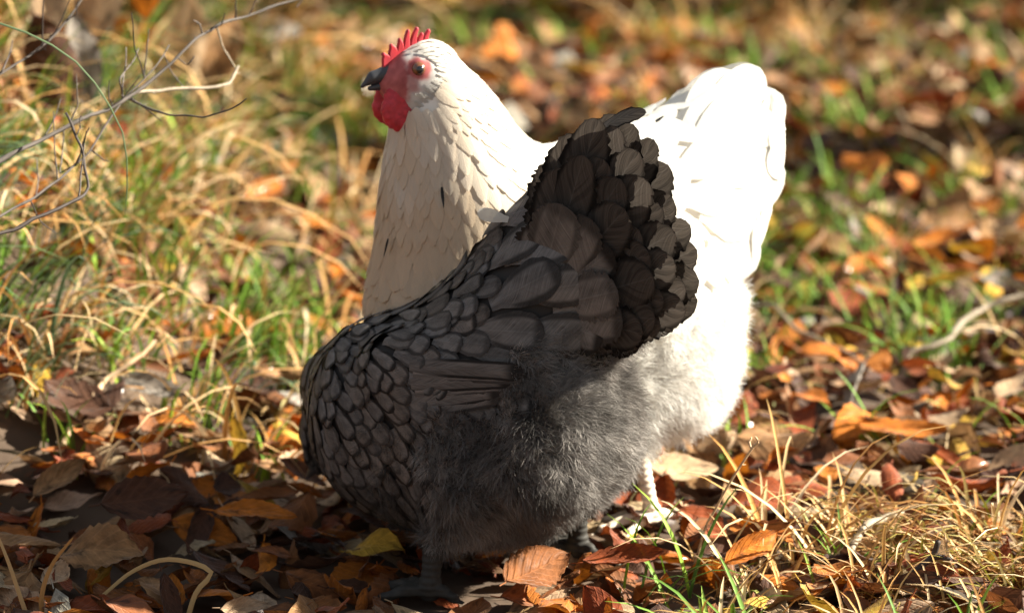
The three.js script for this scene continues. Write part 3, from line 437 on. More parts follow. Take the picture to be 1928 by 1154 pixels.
// feather textures: u along the quill, v across; the dark hen's feathers carry a dark lacing
const barbs = (u, v) => { const s = v - 0.5; return fbm((u * 1.0 - Math.abs(s) * 0.45) * 170 + 7, v * 3, s > 0 ? 3 : 9, 2); };
const laced = [0, 1, 2].map((k) => tex(256, 128, (u, v) => {
  const s = Math.abs(v - 0.5) * 2, b = barbs(u, v + k), n = fbm(u * 4 + 9 * k, v * 4, k), tip = ss(0.80, 0.92, u + 0.03 * (b - 0.5)), rim = Math.max(ss(0.60, 0.80, s + 0.12 * (b - 0.5)) * ss(0.1, 0.4, u), tip);
  const shaft = Math.exp(-Math.pow(s / 0.03, 2)) * (1 - 0.6 * u), c = [0.165, 0.154, 0.148].map((x) => x * (0.45 + 0.8 * b + 0.9 * (n - 0.5)) + 0.05 * shaft), d = [0.010, 0.009, 0.009];
  return c.map((x, q) => lerp(x, d[q] * (0.6 + 0.8 * b), rim * (0.92 - 0.15 * k)));
}));
const tailTex = [0, 1].map((k) => tex(256, 128, (u, v) => {
  const s = Math.abs(v - 0.5) * 2, b = barbs(u, v + k), n = fbm(u * 3 + 5 * k, v * 3, 2 + k), rim = Math.max(ss(0.62, 0.85, s + 0.15 * (b - 0.5)) * 0.8, ss(0.84, 0.95, u) * 0.7), shaft = Math.exp(-Math.pow(s / 0.025, 2));
  const streak = ss(0.52, 0.66, fbm((u - Math.abs(v - 0.5) * 0.5) * 26 + 3 * k, v * 2.5, 4 + k, 2)); return [0.080, 0.071, 0.065].map((x, q) => lerp(x * (0.55 + 0.6 * b + 0.7 * (n - 0.5)), [0.10, 0.084, 0.072][q] * (0.3 + 1.1 * b), ss(0.72, 0.95, u) * 0.55) * (1 - 0.30 * streak) * (1 - 0.85 * ss(0.70, 0.92, s) * (1 - 0.5 * ss(0.85, 0.97, u))) + 0.03 * shaft);
}));
const whiteTex = tex(256, 128, (u, v) => { const s = Math.abs(v - 0.5) * 2, b = barbs(u, v), n = fbm(u * 4, v * 4, 5), k = 0.90 + 0.10 * b - 0.05 * (n - 0.5) + 0.04 * Math.exp(-Math.pow(s / 0.03, 2)); return [k, k, k * 0.985]; });
const barbBump = tex(256, 128, (u, v) => { const b = barbs(u, v), s = Math.abs(v - 0.5) * 2, k = 0.75 * b + 0.25 * Math.exp(-Math.pow(s / 0.04, 2)); return [k, k, k]; }, false);
const featherMat = (o) => new THREE.MeshPhysicalMaterial({ vertexColors: true, bumpMap: barbBump, bumpScale: 0.0005, roughness: 0.72, specularIntensity: 0.18, thickness: 0, side: THREE.DoubleSide, ...o });
const M = {
  laced: laced.map((map) => featherMat({ map, transmission: 0.12, roughness: 0.48 })), tail: tailTex.map((map) => featherMat({ map, transmission: 0.38, roughness: 0.85 })), white: featherMat({ map: whiteTex, transmission: 0.38, roughness: 0.9, bumpScale: 0.0002 }),
  down: new THREE.MeshPhysicalMaterial({ vertexColors: true, roughness: 0.9, transmission: 0.48, thickness: 0, side: THREE.DoubleSide }),
  darkDown: new THREE.MeshPhysicalMaterial({ vertexColors: true, roughness: 0.9, specularIntensity: 0.25, transmission: 0.12, thickness: 0, side: THREE.DoubleSide }),
  skin: new THREE.MeshPhysicalMaterial({ vertexColors: true, roughness: 0.62, specularIntensity: 0.35 }),
};
const fleshBump = tex(128, 128, (u, v) => { const n = fbm(u * 40, v * 40, 3, 3); return [n, n, n]; }, false, true);
const mottled = (geo, c) => paint(geo, (p) => { const n = fbm(p.x * 420, p.y * 420, p.z * 420, 3), m = fbm(p.x * 120 + 9, p.y * 120, p.z * 120, 2), k = 0.55 + 0.9 * n; return [c[0] * k, c[1] * (0.4 + 1.6 * m) * k, c[2] * (0.4 + 1.6 * m) * k]; });
const pebbled = (S) => (p) => S(p) + 0.0016 * (fbm(p.x * 330, p.y * 330, p.z * 330, 2) - 0.5);
const flesh = (c) => new THREE.MeshPhysicalMaterial({ color: lin(...c), vertexColors: true, bumpMap: fleshBump, bumpScale: 0.0006, roughness: 0.62, clearcoat: 0.08, clearcoatRoughness: 0.4, transmission: 0.2, thickness: 0, side: THREE.DoubleSide });
function footPrims(x, y, z, top, r, spreadYaw) { // shank and four toes, scales as rings along the shank
  const P = [C(top, r * 1.05, [x, y + 0.012, z], r * 0.8, 1, 0.004), C([x, y + 0.012, z], r * 0.95, [x, y + 0.007, z], r * 0.9, 1, 0.006)];
  for (const [a, L] of [[-0.55, 0.040], [0, 0.050], [0.55, 0.040], [Math.PI, 0.022]]) { const an = a + spreadYaw, dx = -Math.cos(an), dz = Math.sin(an); const m = [x + dx * L * 0.5, y + 0.009, z + dz * L * 0.5], e = [x + dx * L, y + 0.004, z + dz * L], cl = [x + dx * (L + 0.012), y - 0.001, z + dz * (L + 0.012)]; P.push(C([x, y + 0.008, z], r * 0.62, m, r * 0.55, 1, 0.003), C(m, r * 0.56, e, r * 0.42, 1, 0.003), C(e, r * 0.34, cl, r * 0.08, 1, 0.002)); }
  return P;
}
const scaled = (S, freq, amp) => (p) => S(p) + amp * Math.sin(p.y * freq);
function eyeAt(head, at, n, r, iris) { // eye > pupil
  const g = new THREE.SphereGeometry(r, 20, 14), e = part('eye', g, new THREE.MeshPhysicalMaterial({ color: lin(...iris), roughness: 0.25, clearcoat: 1, clearcoatRoughness: 0.03 }), head); e.position.copy(at);
  const pu = part('pupil', new THREE.SphereGeometry(r * 0.62, 16, 12), new THREE.MeshPhysicalMaterial({ color: lin(0.006, 0.006, 0.007), roughness: 0.08, clearcoat: 1, clearcoatRoughness: 0.02 }), e); pu.position.copy(n).multiplyScalar(r * 0.52);
}
function combGeo(base, spikes, thick, zb) { // base polyline [x,y], spikes [x,y, tipx, tipy, w]
  const s = new THREE.Shape(); s.moveTo(...base[0]); for (const p of base.slice(1)) s.lineTo(...p);
  const rev = [...spikes].reverse(); for (const [x, y, tx, ty, w] of rev) { s.lineTo(x + w, y); s.quadraticCurveTo(x + w * 0.75, lerp(y, ty, 0.6), tx + w * 0.22, ty - 0.0008); s.quadraticCurveTo(tx, ty + 0.0008, tx - w * 0.22, ty - 0.0008); s.quadraticCurveTo(x - w * 0.5, lerp(y, ty, 0.6), x - w, y); } s.closePath();
  const g = new THREE.ExtrudeGeometry(s, { depth: thick, bevelEnabled: true, bevelSize: 0.0012, bevelThickness: 0.0014, bevelSegments: 3, curveSegments: 8 }); g.translate(0, 0, zb - thick / 2); return g;
}

// ---- the dark grey laced hen, bent down, turned a little away
{
  const hen = new THREE.Group(); hen.name = 'hen'; tag(hen, 'dark grey hen with laced feathers bending down, its raised tail towards the picture\'s right', 'hen', 'hens'); hen.position.set(0, 0.006, -0.04); hen.rotation.y = -28 * Math.PI / 180; scene.add(hen);
  const prims = [
    C([-0.105, 0.118, 0], 0.080, [-0.105, 0.118, 0], 0.080, 0.98), C([-0.026, 0.134, 0], 0.086), C([0.030, 0.130, 0], 0.070), C([-0.05, 0.098, 0], 0.066, [-0.02, 0.096, 0], 0.062),
    C([0.046, 0.128, 0.040], 0.052, [0.050, 0.150, 0.034], 0.050, 1, 0.012), C([0.044, 0.130, -0.042], 0.050, [0.048, 0.150, -0.034], 0.048, 1, 0.012),
    C([-0.112, 0.152, 0], 0.062, [0.0, 0.212, 0], 0.058, 1, 0.04), C([0.0, 0.212, 0], 0.056, [0.035, 0.262, 0], 0.055, 0.75, 0.04),
    C([0.03, 0.265, 0], 0.060, [0.068, 0.310, 0], 0.058, 0.24, 0.03), C([0.04, 0.235, 0], 0.052, [0.090, 0.262, 0], 0.044, 0.24, 0.03),
    C([-0.075, 0.180, 0.056], 0.040, [0.035, 0.200, 0.050], 0.022, 0.62, 0.015), C([-0.075, 0.180, -0.056], 0.040, [0.035, 0.200, -0.050], 0.022, 0.62, 0.015),
    C([-0.014, 0.098, 0.056], 0.044, [-0.034, 0.052, 0.066], 0.014, 1, 0.02), C([0.035, 0.10, -0.058], 0.044, [0.026, 0.062, -0.072], 0.014, 1, 0.02),
    C([-0.125, 0.145, -0.01], 0.055, [-0.194, 0.132, -0.050], 0.035, 1, 0.03), C([-0.194, 0.132, -0.050], 0.035, [-0.212, 0.088, -0.060], 0.026, 1, 0.02), C([-0.212, 0.086, -0.060], 0.025, [-0.224, 0.060, -0.065], 0.019, 1, 0.02)];
  const S = field(prims);
  const legs = [...footPrims(-0.036, -0.002, 0.080, [-0.036, 0.056, 0.070], 0.0095, 0.1), ...footPrims(0.030, 0.002, -0.066, [0.028, 0.068, -0.068], 0.0095, -0.1)];
  const bodyGeo = surfaceNet((p) => S(p) + 0.0035, [-0.26, -0.01, -0.14], [0.18, 0.40, 0.14], 0.006);
  const legGeo = surfaceNet(scaled(field(legs), 1100, 0.0005), [-0.12, -0.014, -0.14], [0.09, 0.085, 0.14], 0.0022);
  const body = part('body', mergeGeometries([paint(bodyGeo, () => [0.030, 0.027, 0.026]), paint(legGeo, (p) => { const n = 0.75 + 0.6 * fbm(p.x * 300, p.y * 300, p.z * 300, 2); return [0.034 * n, 0.032 * n, 0.029 * n]; })]), M.skin, hen);
  part('beak', new THREE.ConeGeometry(0.008, 0.026, 12).rotateZ(2.5).translate(-0.240, 0.040, -0.068), new THREE.MeshStandardMaterial({ color: lin(0.06, 0.055, 0.05), roughness: 0.4 }), hen);
  part('comb', mottled(combGeo([[-0.244, 0.058], [-0.238, 0.055], [-0.212, 0.075]], [[-0.238, 0.064, -0.248, 0.070, 0.003], [-0.229, 0.072, -0.240, 0.080, 0.003], [-0.221, 0.078, -0.230, 0.088, 0.003]], 0.003, -0.065), [0.42, 0.02, 0.02]), flesh([1, 1, 1]), hen);
  const R = rng(51);
  const flow = flowOf([[-0.19, 0.12, 0.40, -0.92], [-0.15, 0.18, 0.72, -0.62], [-0.10, 0.21, 0.75, -0.5], [-0.10, 0.10, 0.55, -0.8], [-0.06, 0.235, 0.9, 0.05], [-0.03, 0.19, 0.8, -0.45], [0.0, 0.26, 0.8, 0.55], [0.03, 0.32, 0.66, 0.75], [0.03, 0.25, 0.92, 0.2], [0.10, 0.37, 0.62, 0.78], [0.10, 0.30, 0.93, 0.3], [0.10, 0.24, 0.98, -0.1], [0.05, 0.2, 0.95, -0.1], [0.08, 0.12, 0.75, -0.65], [0.0, 0.05, 0.3, -0.9], [-0.1, 0.05, 0.5, -0.8], [-0.2, 0.07, -0.3, -0.95]]);
  const isFluff = (p) => p.x > -0.03 + 0.07 * (fbm(p.x * 45, p.y * 45, p.z * 45, 2) - 0.5) && p.y < 0.172 + 0.2 * Math.max(0, p.x) + 0.045 * ss(0.0, 0.03, p.x) && !(p.z > 0.06 && p.y > 0.16 && p.x < 0.03);
  const isTail = (p) => p.y > 0.215 && p.x > -0.02;
  const singles = [], rest = [new Acc(), new Acc(), new Acc()];
  const size = (p) => isTail(p) ? 0.0235 : p.x < -0.17 && p.z < -0.01 ? 0.011 : p.y < 0.1 ? 0.0125 : p.y > 0.21 ? 0.0125 : 0.0108;
  const pts = spread(bodyGeo, S, 70000, size, R, (p) => !isFluff(p) && p.y > 0.028 && !(isTail(p) && Math.hypot(p.x - 0.02, p.y - 0.24) > 0.078));
  for (const p of pts) {
    const d = flow(p), n = grad(S, p); d.x += (R() - 0.5) * 0.5; d.y += (R() - 0.5) * 0.5; d.z += (R() - 0.5) * 0.5; d.addScaledVector(n, -d.dot(n)).normalize();
    const tl = isTail(p), low = p.y < 0.1, s = size(p), b = (0.78 + 0.44 * R()) * (low ? 0.7 : 1), w = 1 + 0.10 * (R() - 0.4);
    const o = tl ? { len: 0.060 + 0.014 * R(), wid: 0.0165 + 0.003 * R(), h0: -0.0010, h1: 0.0026 + 0.003 * R(), shape: 'broad', fray: 0.05, nu: 12, nv: 10 } : { len: s * (2.4 + 0.9 * R()), wid: s * (0.68 + 0.28 * R()), h0: -0.0008, h1: 0.0006 + 0.0018 * R(), shape: 'round', fray: low ? 0.2 : 0.09, nu: 10, nv: 6 };
    o.tint = [b * w, b, b / w];
    const near = p.z > -0.012 || isTail(p), k = Math.floor(R() * 3);
    if (near && p.y > 0.11 && n.z > 0.05) singles.push([p, d, o, k]); else vane(rest[k], S, p, d, o, R);
  }
  singles.sort((a, b) => b[2].wid * b[2].len - a[2].wid * a[2].len);
  singles.forEach(([p, d, o, k], q) => { if (q < 245) { const a = new Acc(); vane(a, S, p, d, o, R); part('feather', a.geo(), M.laced[k], hen); } else vane(rest[k], S, p, d, o, R); });
  rest.forEach((a, k) => part('small_feathers', a.geo(), M.laced[k], hen, 'stuff'));
  // folded wing: long flight feathers, one below the other
  for (let k = 0; k < 8; k++) { const a = new Acc(), y = 0.205 - 0.0058 * k, p = V(-0.056 + 0.003 * (k % 3) + 0.001 * k, y, 0.095); for (let q = 0; q < 6; q++) p.addScaledVector(grad(S, p), -S(p)); const d = V(0.97, 0.06 + 0.035 * k, -0.05).normalize(), b = 0.8 + 0.3 * R(); vane(a, S, p, d, { len: 0.105 - 0.004 * k, wid: 0.0078, h0: 0.0012 - 0.0001 * k, h1: 0.0062 - 0.0004 * k, shape: 'long', nu: 12, nv: 4, fray: 0.04, tint: [b, b * 0.97, b * 0.95] }, R); part('flight_feather', a.geo(), M.laced[k % 3], hen); }
  // tail: two sides of broad feathers fanning from the rump
  const tips = [[0.045, 0.375], [0.065, 0.398], [0.086, 0.415], [0.106, 0.412], [0.123, 0.394], [0.136, 0.373], [0.147, 0.350], [0.157, 0.327], [0.166, 0.304], [0.172, 0.282], [0.168, 0.262], [0.152, 0.246], [0.132, 0.232]];
  for (const sd of [1, -1]) tips.forEach(([tx, ty], k) => {
    for (const lay of k % 2 ? [0, 1] : [0, 1, 2]) {
      const f = [1.0 - 0.05 * R(), 0.80 + 0.06 * R(), 0.60 + 0.06 * R()][lay], bx = 0.035, by = 0.245, T = V(bx + (tx - bx) * f + (R() - 0.5) * 0.006, by + (ty - by) * f + (lay ? -0.006 : 0), sd * ([0.014, 0.022, 0.029][lay] + 0.0025 * (k % 3))), Bp = V(bx + (tx - bx) * 0.1, by + (ty - by) * 0.1, sd * [0.012, 0.019, 0.026][lay]);
      const d = T.clone().sub(Bp), L = d.length(); d.normalize(); const a = new Acc(), b = 0.8 + 0.4 * R(), N = V(0, 0, sd).addScaledVector(V(-d.y, d.x, 0), 0.12 * (R() - 0.5)).normalize(); N.addScaledVector(d, -N.dot(d)).normalize();
      vane(a, S, Bp, d, { len: L, wid: 0.0200 + 0.005 * R(), shape: 'broad', free: [-0.2, -0.1], normal: N, camber: 0.07, bend: V(0.10 * (R() - 0.3), -0.10 * R(), sd * (-0.10 + 0.06 * R())), nu: 44, nv: 14, fray: 0.09, split: 0.14, tint: [b, b * 0.97, b * 0.94] }, R);
      part('tail_feather', a.geo(), lay === 2 ? M.laced[k % 3] : M.tail[(k + lay) % 2], hen);
    }
  });
  { const a = new Acc(); vane(a, S, V(0.06, 0.37, 0.004), V(0.55, 0.83, 0).normalize(), { len: 0.085, wid: 0.008, shape: 'broad', free: [-0.2, -0.1], normal: V(-0.7, 0.3, 0.6).normalize(), bend: V(1.4, -1.1, 0), nu: 16, nv: 6, fray: 0.15 }, R); part('tail_feather', a.geo(), M.tail[0], hen); }
  { const a = new Acc(), p = V(0.004, 0.318, 0.014); vane(a, S, p, V(-0.75, 0.15, 0.2).normalize(), { len: 0.027, wid: 0.0062, shape: 'round', free: [-0.2, -0.1], normal: V(0.2, 0.5, 0.8).normalize(), nu: 10, nv: 6, tint: [0.62, 0.60, 0.56] }, R); const f = part('loose_feather', a.geo(), M.white, hen); f.userData.label = 'pale stray feather sticking out of the saddle'; }
  // rear fluff and thighs
  fluff('fluff', hen, bodyGeo, S, flow, R, 60000, () => 0.0034, (p) => isFluff(p), M.darkDown, (p, R) => { const n = fbm(p.x * 30, p.y * 30, p.z * 30 + 4, 3), k = (0.55 + 0.9 * n) * (0.75 + 0.5 * R()); return [0.185 * k * k * 1.1, 0.171 * k * k * 1.1, 0.160 * k * k * 1.1]; }, [0.7, 1.25], 0.55);
  fluff('fluff', hen, bodyGeo, S, flow, R, 9000, () => 0.008, (p) => !isFluff(p) && p.x > -0.10 && p.y < 0.15 && p.y > 0.03, M.darkDown, (p, R) => { const k = 0.5 + 0.5 * R(); return [0.08 * k, 0.072 * k, 0.066 * k]; }, [0.7, 1.2], 0.35);
}

// ---- the white hen behind it, standing upright
{
  const hen = new THREE.Group(); hen.name = 'hen_001'; tag(hen, 'white hen with red comb and wattles standing upright behind the dark hen', 'hen', 'hens'); hen.position.set(0.1085, 0.005, -0.22); hen.rotation.y = 21 * Math.PI / 180; scene.add(hen);
  const neck = [C([-0.189, 0.412, 0], 0.028, [-0.176, 0.365, 0], 0.045, 0.95, 0.02), C([-0.176, 0.365, 0], 0.045, [-0.160, 0.30, 0], 0.071, 0.95, 0.03), C([-0.160, 0.30, 0], 0.071, [-0.152, 0.22, 0], 0.091, 0.95, 0.03)];
  const prims = [...neck, C([-0.142, 0.2, 0], 0.093, [-0.09, 0.19, 0], 0.108, 0.85, 0.04), C([-0.09, 0.195, 0], 0.112, [-0.01, 0.18, 0], 0.100, 0.82, 0.04),
    C([-0.10, 0.255, 0], 0.070, [-0.02, 0.285, 0], 0.062, 0.85, 0.04), C([-0.02, 0.285, 0], 0.062, [0.035, 0.305, 0], 0.054, 0.7, 0.03),
    C([0.045, 0.300, 0], 0.058, [0.086, 0.336, 0], 0.056, 0.45, 0.03), C([0.03, 0.28, 0], 0.07, [0.065, 0.268, 0], 0.060, 0.5, 0.03),
    C([0.006, 0.172, 0.02], 0.076, [0.015, 0.142, 0.03], 0.058, 1, 0.03), C([0.006, 0.172, -0.02], 0.076, [0.015, 0.142, -0.03], 0.058, 1, 0.03),
    C([-0.08, 0.205, 0.075], 0.05, [0.03, 0.24, 0.052], 0.03, 0.5, 0.02), C([-0.08, 0.205, -0.075], 0.05, [0.03, 0.24, -0.052], 0.03, 0.5, 0.02),
    C([-0.03, 0.125, 0.055], 0.040, [-0.022, 0.088, 0.068], 0.012, 1, 0.02), C([-0.05, 0.11, -0.055], 0.045, [-0.05, 0.062, -0.06], 0.016, 1, 0.03)];
  const S = field(prims);
  const headPrims = [C([-0.196, 0.420, 0], 0.0265, [-0.208, 0.417, 0], 0.0225, 0.82, 0.012), C([-0.208, 0.415, 0], 0.021, [-0.226, 0.412, 0], 0.0135, 0.8, 0.012), C([-0.21, 0.402, 0], 0.019, [-0.198, 0.398, 0], 0.022, 0.85, 0.012), C([-0.193, 0.408, 0], 0.027, [-0.189, 0.392, 0], 0.029, 0.9, 0.02),
    C([-0.2055, 0.4265, 0.0170], 0.0065, [-0.2055, 0.4265, 0.0170], 0.0065, 1, 0.006), C([-0.2055, 0.4265, -0.0170], 0.0065, [-0.2055, 0.4265, -0.0170], 0.0065, 1, 0.006)];
  const SH = field(headPrims), all = (p) => Math.min(S(p), SH(p));
  const legs = [...footPrims(-0.012, 0.012, 0.074, [-0.026, 0.092, 0.070], 0.0078, 0.1), ...footPrims(-0.055, 0.012, -0.06, [-0.052, 0.078, -0.06], 0.0078, 0)];
  const bodyGeo = surfaceNet((p) => S(p) + 0.0035, [-0.29, 0.03, -0.15], [0.16, 0.46, 0.15], 0.006);
  const headGeo = surfaceNet((p) => SH(p) + 0.001, [-0.25, 0.34, -0.05], [-0.14, 0.46, 0.05], 0.0016), legGeo = surfaceNet(scaled(field(legs), 1000, 0.0005), [-0.14, -0.008, -0.13], [0.04, 0.11, 0.13], 0.0022);
  const EYE = V(-0.2085, 0.4262, 0.0195);
  paint(headGeo, (p) => {
    const z = Math.abs(p.z), n = fbm(p.x * 220, p.y * 220, z * 220, 3) - 0.5, de = Math.hypot(p.x - EYE.x, (p.y - EYE.y) * 1.1) + n * 0.006, front = p.x + n * 0.006;
    const around = 1 - ss(0.008, 0.013, de), face = ss(-0.214, -0.221, front) * ss(0.395, 0.401, p.y + n * 0.01), lore = ss(-0.205, -0.214, front) * ss(0.404, 0.41, p.y + n * 0.01) * (1 - ss(0.430, 0.436, p.y)) * 0.7;
    const red = clamp(Math.max(around, face, lore), 0, 1), w = 0.50 + 0.25 * n, fe = [w, w * 0.95, w * 0.9], rd = [0.36 + 0.35 * n, 0.060 + 0.10 * n, 0.062 + 0.10 * n];
    return fe.map((v, q) => lerp(v, rd[q], red * 0.9));
  });
  part('body', mergeGeometries([paint(bodyGeo, () => [0.72, 0.68, 0.62]), headGeo, paint(legGeo, (p) => { const n = 0.85 + 0.3 * fbm(p.x * 300, p.y * 300, p.z * 300, 2); return [0.72 * n, 0.62 * n, 0.50 * n]; })]), M.skin, hen);
  for (const sd of [1, -1]) eyeAt(hen, V(EYE.x, EYE.y, sd * 0.0192), V(-0.15, 0.05, sd).normalize(), 0.0064, [0.13, 0.045, 0.014]);
  { // beak: upper and lower half
    const horn = new THREE.MeshPhysicalMaterial({ vertexColors: true, roughness: 0.4, clearcoat: 0.12, clearcoatRoughness: 0.25 });
    const up = field([C([-0.226, 0.4205, 0], 0.0092, [-0.243, 0.4175, 0], 0.0052, 0.85, 0.004), C([-0.243, 0.4175, 0], 0.0052, [-0.2535, 0.4105, 0], 0.0014, 0.8, 0.003)]), dn = field([C([-0.226, 0.4115, 0], 0.0062, [-0.246, 0.4085, 0], 0.0022, 0.9, 0.003)]);
    const hornCol = (p) => { const n = fbm(p.x * 200, p.y * 200, p.z * 200, 3), k = 0.6 + 0.8 * n, t = ss(-0.232, -0.225, p.x + 0.008 * (n - 0.5)); return [lerp(0.035 * k, 0.28, t * 0.35), lerp(0.036 * k, 0.16, t * 0.35), lerp(0.042 * k, 0.12, t * 0.35)]; };
    const b = part('beak', paint(surfaceNet(up, [-0.27, 0.4, -0.015], [-0.21, 0.435, 0.015], 0.0011), hornCol), horn, hen); part('lower_beak', paint(surfaceNet(dn, [-0.265, 0.398, -0.012], [-0.21, 0.425, 0.012], 0.0011), hornCol), horn, b);
  }
  const red = flesh([1, 1, 1]), RED = [0.52, 0.022, 0.036];
  part('comb', mottled(combGeo([[-0.234, 0.424], [-0.222, 0.428], [-0.206, 0.438], [-0.190, 0.442]], [[-0.231, 0.433, -0.2335, 0.4375, 0.0030], [-0.225, 0.438, -0.2265, 0.4445, 0.0032], [-0.2185, 0.441, -0.2190, 0.4490, 0.0022], [-0.2130, 0.4425, -0.2115, 0.4560, 0.0019], [-0.2070, 0.443, -0.2035, 0.4575, 0.0020], [-0.2015, 0.443, -0.1990, 0.4525, 0.0022], [-0.1965, 0.442, -0.1930, 0.4550, 0.0021]], 0.0018, 0), RED), red, hen);
  for (const sd of [1, -1]) { // wattles and ear lobes
    const w = field([C([-0.227, 0.403, sd * 0.009], 0.0080, [-0.225, 0.394, sd * 0.012], 0.0110, 0.42, 0.006), C([-0.2225, 0.3875, sd * 0.012], 0.0150, [-0.218, 0.3850, sd * 0.0125], 0.0150, 0.42, 0.010)]);
    part('wattle', mottled(surfaceNet(pebbled(w), [-0.25, 0.355, sd * 0.012 - 0.016], [-0.19, 0.42, sd * 0.012 + 0.016], 0.0012), RED), red, hen);
    const e = field([C([-0.1985, 0.404, sd * 0.0215], 0.0046, [-0.2005, 0.390, sd * 0.0225], 0.0052, 0.6, 0.003)]);
    part('ear_lobe', mottled(surfaceNet(pebbled(e), [-0.215, 0.378, sd * 0.022 - 0.01], [-0.185, 0.415, sd * 0.022 + 0.01], 0.0012), RED), red, hen);
  }
  const R = rng(77);
  const flow = flowOf([[-0.23, 0.42, 0.95, 0.1], [-0.2, 0.42, 0.8, -0.4], [-0.18, 0.40, 0.4, -0.9], [-0.19, 0.36, 0.12, -1], [-0.23, 0.28, 0.1, -1], [-0.24, 0.2, 0.35, -0.93], [-0.13, 0.36, 0.5, -0.87], [-0.12, 0.30, 0.65, -0.75], [-0.2, 0.13, 0.6, -0.8], [-0.08, 0.3, 0.95, -0.2], [-0.05, 0.2, 0.95, -0.3], [0.0, 0.34, 0.9, 0.35], [0.06, 0.39, 0.8, 0.55], [0.08, 0.33, 0.97, 0.1], [0.06, 0.26, 0.92, -0.35], [0.05, 0.15, 0.6, -0.8], [-0.02, 0.08, 0.3, -0.95]]);
  const isFluff = (p) => p.y < 0.205 - 0.12 * Math.max(0, -p.x - 0.05) * 4 && p.x > -0.10;
  const isTail = (p) => p.x > 0.005 && p.y > 0.22;
  const inFace = (p) => p.x < -0.196 && p.y > 0.394;
  const size = (p) => p.y > 0.385 ? 0.0062 : p.y > 0.30 && p.x < -0.1 ? 0.0085 : isTail(p) ? 0.0235 : p.x < -0.11 ? 0.0115 : 0.0115;
  const colour = (p) => { const buff = 0.80 * clamp(ss(0.36, 0.70, fbm(p.x * 22, p.y * 16, p.z * 22, 3)) * ss(-0.09, -0.16, p.x) + 0.55 * ss(0.36, 0.2, p.y) * ss(-0.15, -0.23, p.x) * fbm(p.x * 60, p.y * 60, p.z * 60, 2), 0, 1) * 0.85, b = 0.92 + 0.1 * R(); return [0.86, lerp(0.85, 0.80, ss(-0.10, -0.16, p.x)), lerp(0.83, 0.72, ss(-0.10, -0.16, p.x))].map((v, q) => lerp(v, [0.66, 0.50, 0.33][q], buff) * b); };
  const singles = [], rest = new Acc();
  const pts = spread(bodyGeo, S, 70000, size, R, (p) => !isFluff(p) && SH(p) > -0.004 && !inFace(p) && !(p.x > 0.03 && p.y > 0.36));
  for (const p of pts) {
    const d = flow(p), n = grad(S, p); d.z += (R() - 0.5) * 0.15; d.addScaledVector(n, -d.dot(n)).normalize();
    const tl = isTail(p), hackle = p.y > 0.27 && p.x < -0.1, s = size(p);
    const o = tl ? { len: 0.054 + 0.014 * R(), wid: 0.0185, h0: -0.0008, h1: 0.0012 + 0.0014 * R(), shape: 'broad', fray: 0.05, camber: 0.04, edge: 0.04 } : hackle ? { len: s * 4.0, wid: s * 1.0, camber: 0.03, edge: 0.06, h0: -0.0005, h1: 0.0009 + 0.0006 * R(), shape: 'point', fray: 0.12, nu: 8, nv: 4 } : { len: s * 2.9, wid: s * 0.85, h0: -0.0008, h1: 0.0014 + 0.0010 * R(), shape: 'round', fray: 0.1, nu: 8, nv: 6, edge: 0.12, camber: 0.05 };
    o.tint = colour(p);
    if (n.z > -0.05 && (tl || !hackle)) singles.push([p, d, o]); else vane(rest, S, p, d, o, R);
  }
  // fine down-like feathers over the head
  for (const p of spread(headGeo, SH, 9000, () => 0.0034, R, (p) => { const de = Math.hypot(p.x - EYE.x, p.y - EYE.y); return de > 0.0125 && p.x > -0.214 && !(p.y > 0.44 && Math.abs(p.z) < 0.004) && !(p.x < -0.206 && p.y < 0.432 && p.y > 0.408); })) { const d = flow(p), n = grad(SH, p); d.addScaledVector(n, -d.dot(n)).normalize(); const b = 0.9 + 0.12 * R(), k = p.x < -0.2 && p.y < 0.42 ? 0.8 : 1; vane(rest, SH, p, d, { len: 0.011, wid: 0.0017, h0: 0.0, h1: 0.0012, shape: 'point', nu: 4, nv: 2, tint: [0.80 * b * k, 0.775 * b * k, 0.735 * b * k] }, R); }
  singles.sort((a, b) => b[2].wid * b[2].len - a[2].wid * a[2].len);
  singles.forEach(([p, d, o], q) => { if (q < 230) { const a = new Acc(); vane(a, S, p, d, o, R); part('feather', a.geo(), M.white, hen); } else vane(rest, S, p, d, o, R); });
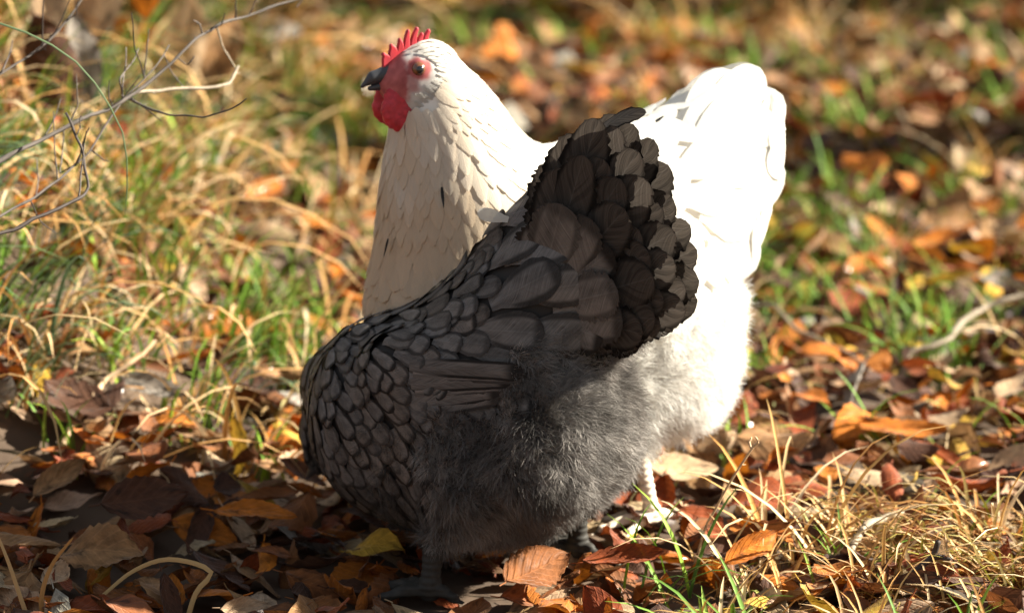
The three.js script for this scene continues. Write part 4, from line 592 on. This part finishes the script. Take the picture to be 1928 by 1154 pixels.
  // dark flecks on the breast
  for (const [x, y, z, l] of [[-0.200, 0.33, 0.055, 0.018], [-0.250, 0.285, 0.03, 0.016], [-0.215, 0.235, 0.075, 0.015], [0.01, 0.36, 0.02, 0.008]]) { const p = V(x, y, z); for (let q = 0; q < 8; q++) p.addScaledVector(grad(S, p), -S(p)); const d = flow(p), n = grad(S, p); d.addScaledVector(n, -d.dot(n)).normalize(); const a = new Acc(); vane(a, S, p, d, { len: l, wid: 0.0016, h0: 0.0055, h1: 0.009, shape: 'point', nu: 6, nv: 2, tint: [0.03, 0.03, 0.032] }, R); part('dark_feather', a.geo(), M.white, hen); }
  part('small_feathers', rest.geo(), M.white, hen, 'stuff');
  // tail feathers: broad rounded lobes
  const tips = [[0.070, 0.378], [0.092, 0.401], [0.118, 0.402], [0.140, 0.376], [0.136, 0.340], [0.146, 0.304], [0.130, 0.262], [0.118, 0.218]];
  for (const sd of [1, -1]) tips.forEach(([tx, ty], k) => { for (const lay of [0, 1]) {
    const f = lay ? 0.82 : 1, bx = 0.02, by = 0.285, T = V(bx + (tx - bx) * f, by + (ty - by) * f, sd * (lay ? 0.026 : 0.012)), Bp = V(bx + (tx - bx) * 0.1, by + (ty - by) * 0.1, sd * (lay ? 0.034 : 0.024)), d = T.clone().sub(Bp), L = d.length(); d.normalize();
    const a = new Acc(), N = V(0, 0, sd).addScaledVector(V(-d.y, d.x, 0), 0.15 * (R() - 0.5)).normalize(); N.addScaledVector(d, -N.dot(d)).normalize();
    vane(a, S, Bp, d, { len: L, wid: 0.027 + 0.003 * R(), shape: 'broad', free: [-0.2, -0.1], normal: N, camber: 0.12, bend: V(0, -0.10 * R(), -sd * (0.25 + 0.1 * R())), nu: 14, nv: 10, fray: 0.025, tint: [0.87, 0.865, 0.85] }, R); part('tail_feather', a.geo(), M.white, hen);
  } });
  fluff('fluff', hen, bodyGeo, S, flow, R, 60000, () => 0.0040, (p) => isFluff(p), M.down, (p, R) => { const k = 0.92 + 0.12 * R(); return [0.86 * k, 0.845 * k, 0.815 * k]; }, [0.8, 1.4], 0.5);
}

renderer.render(scene, camera);
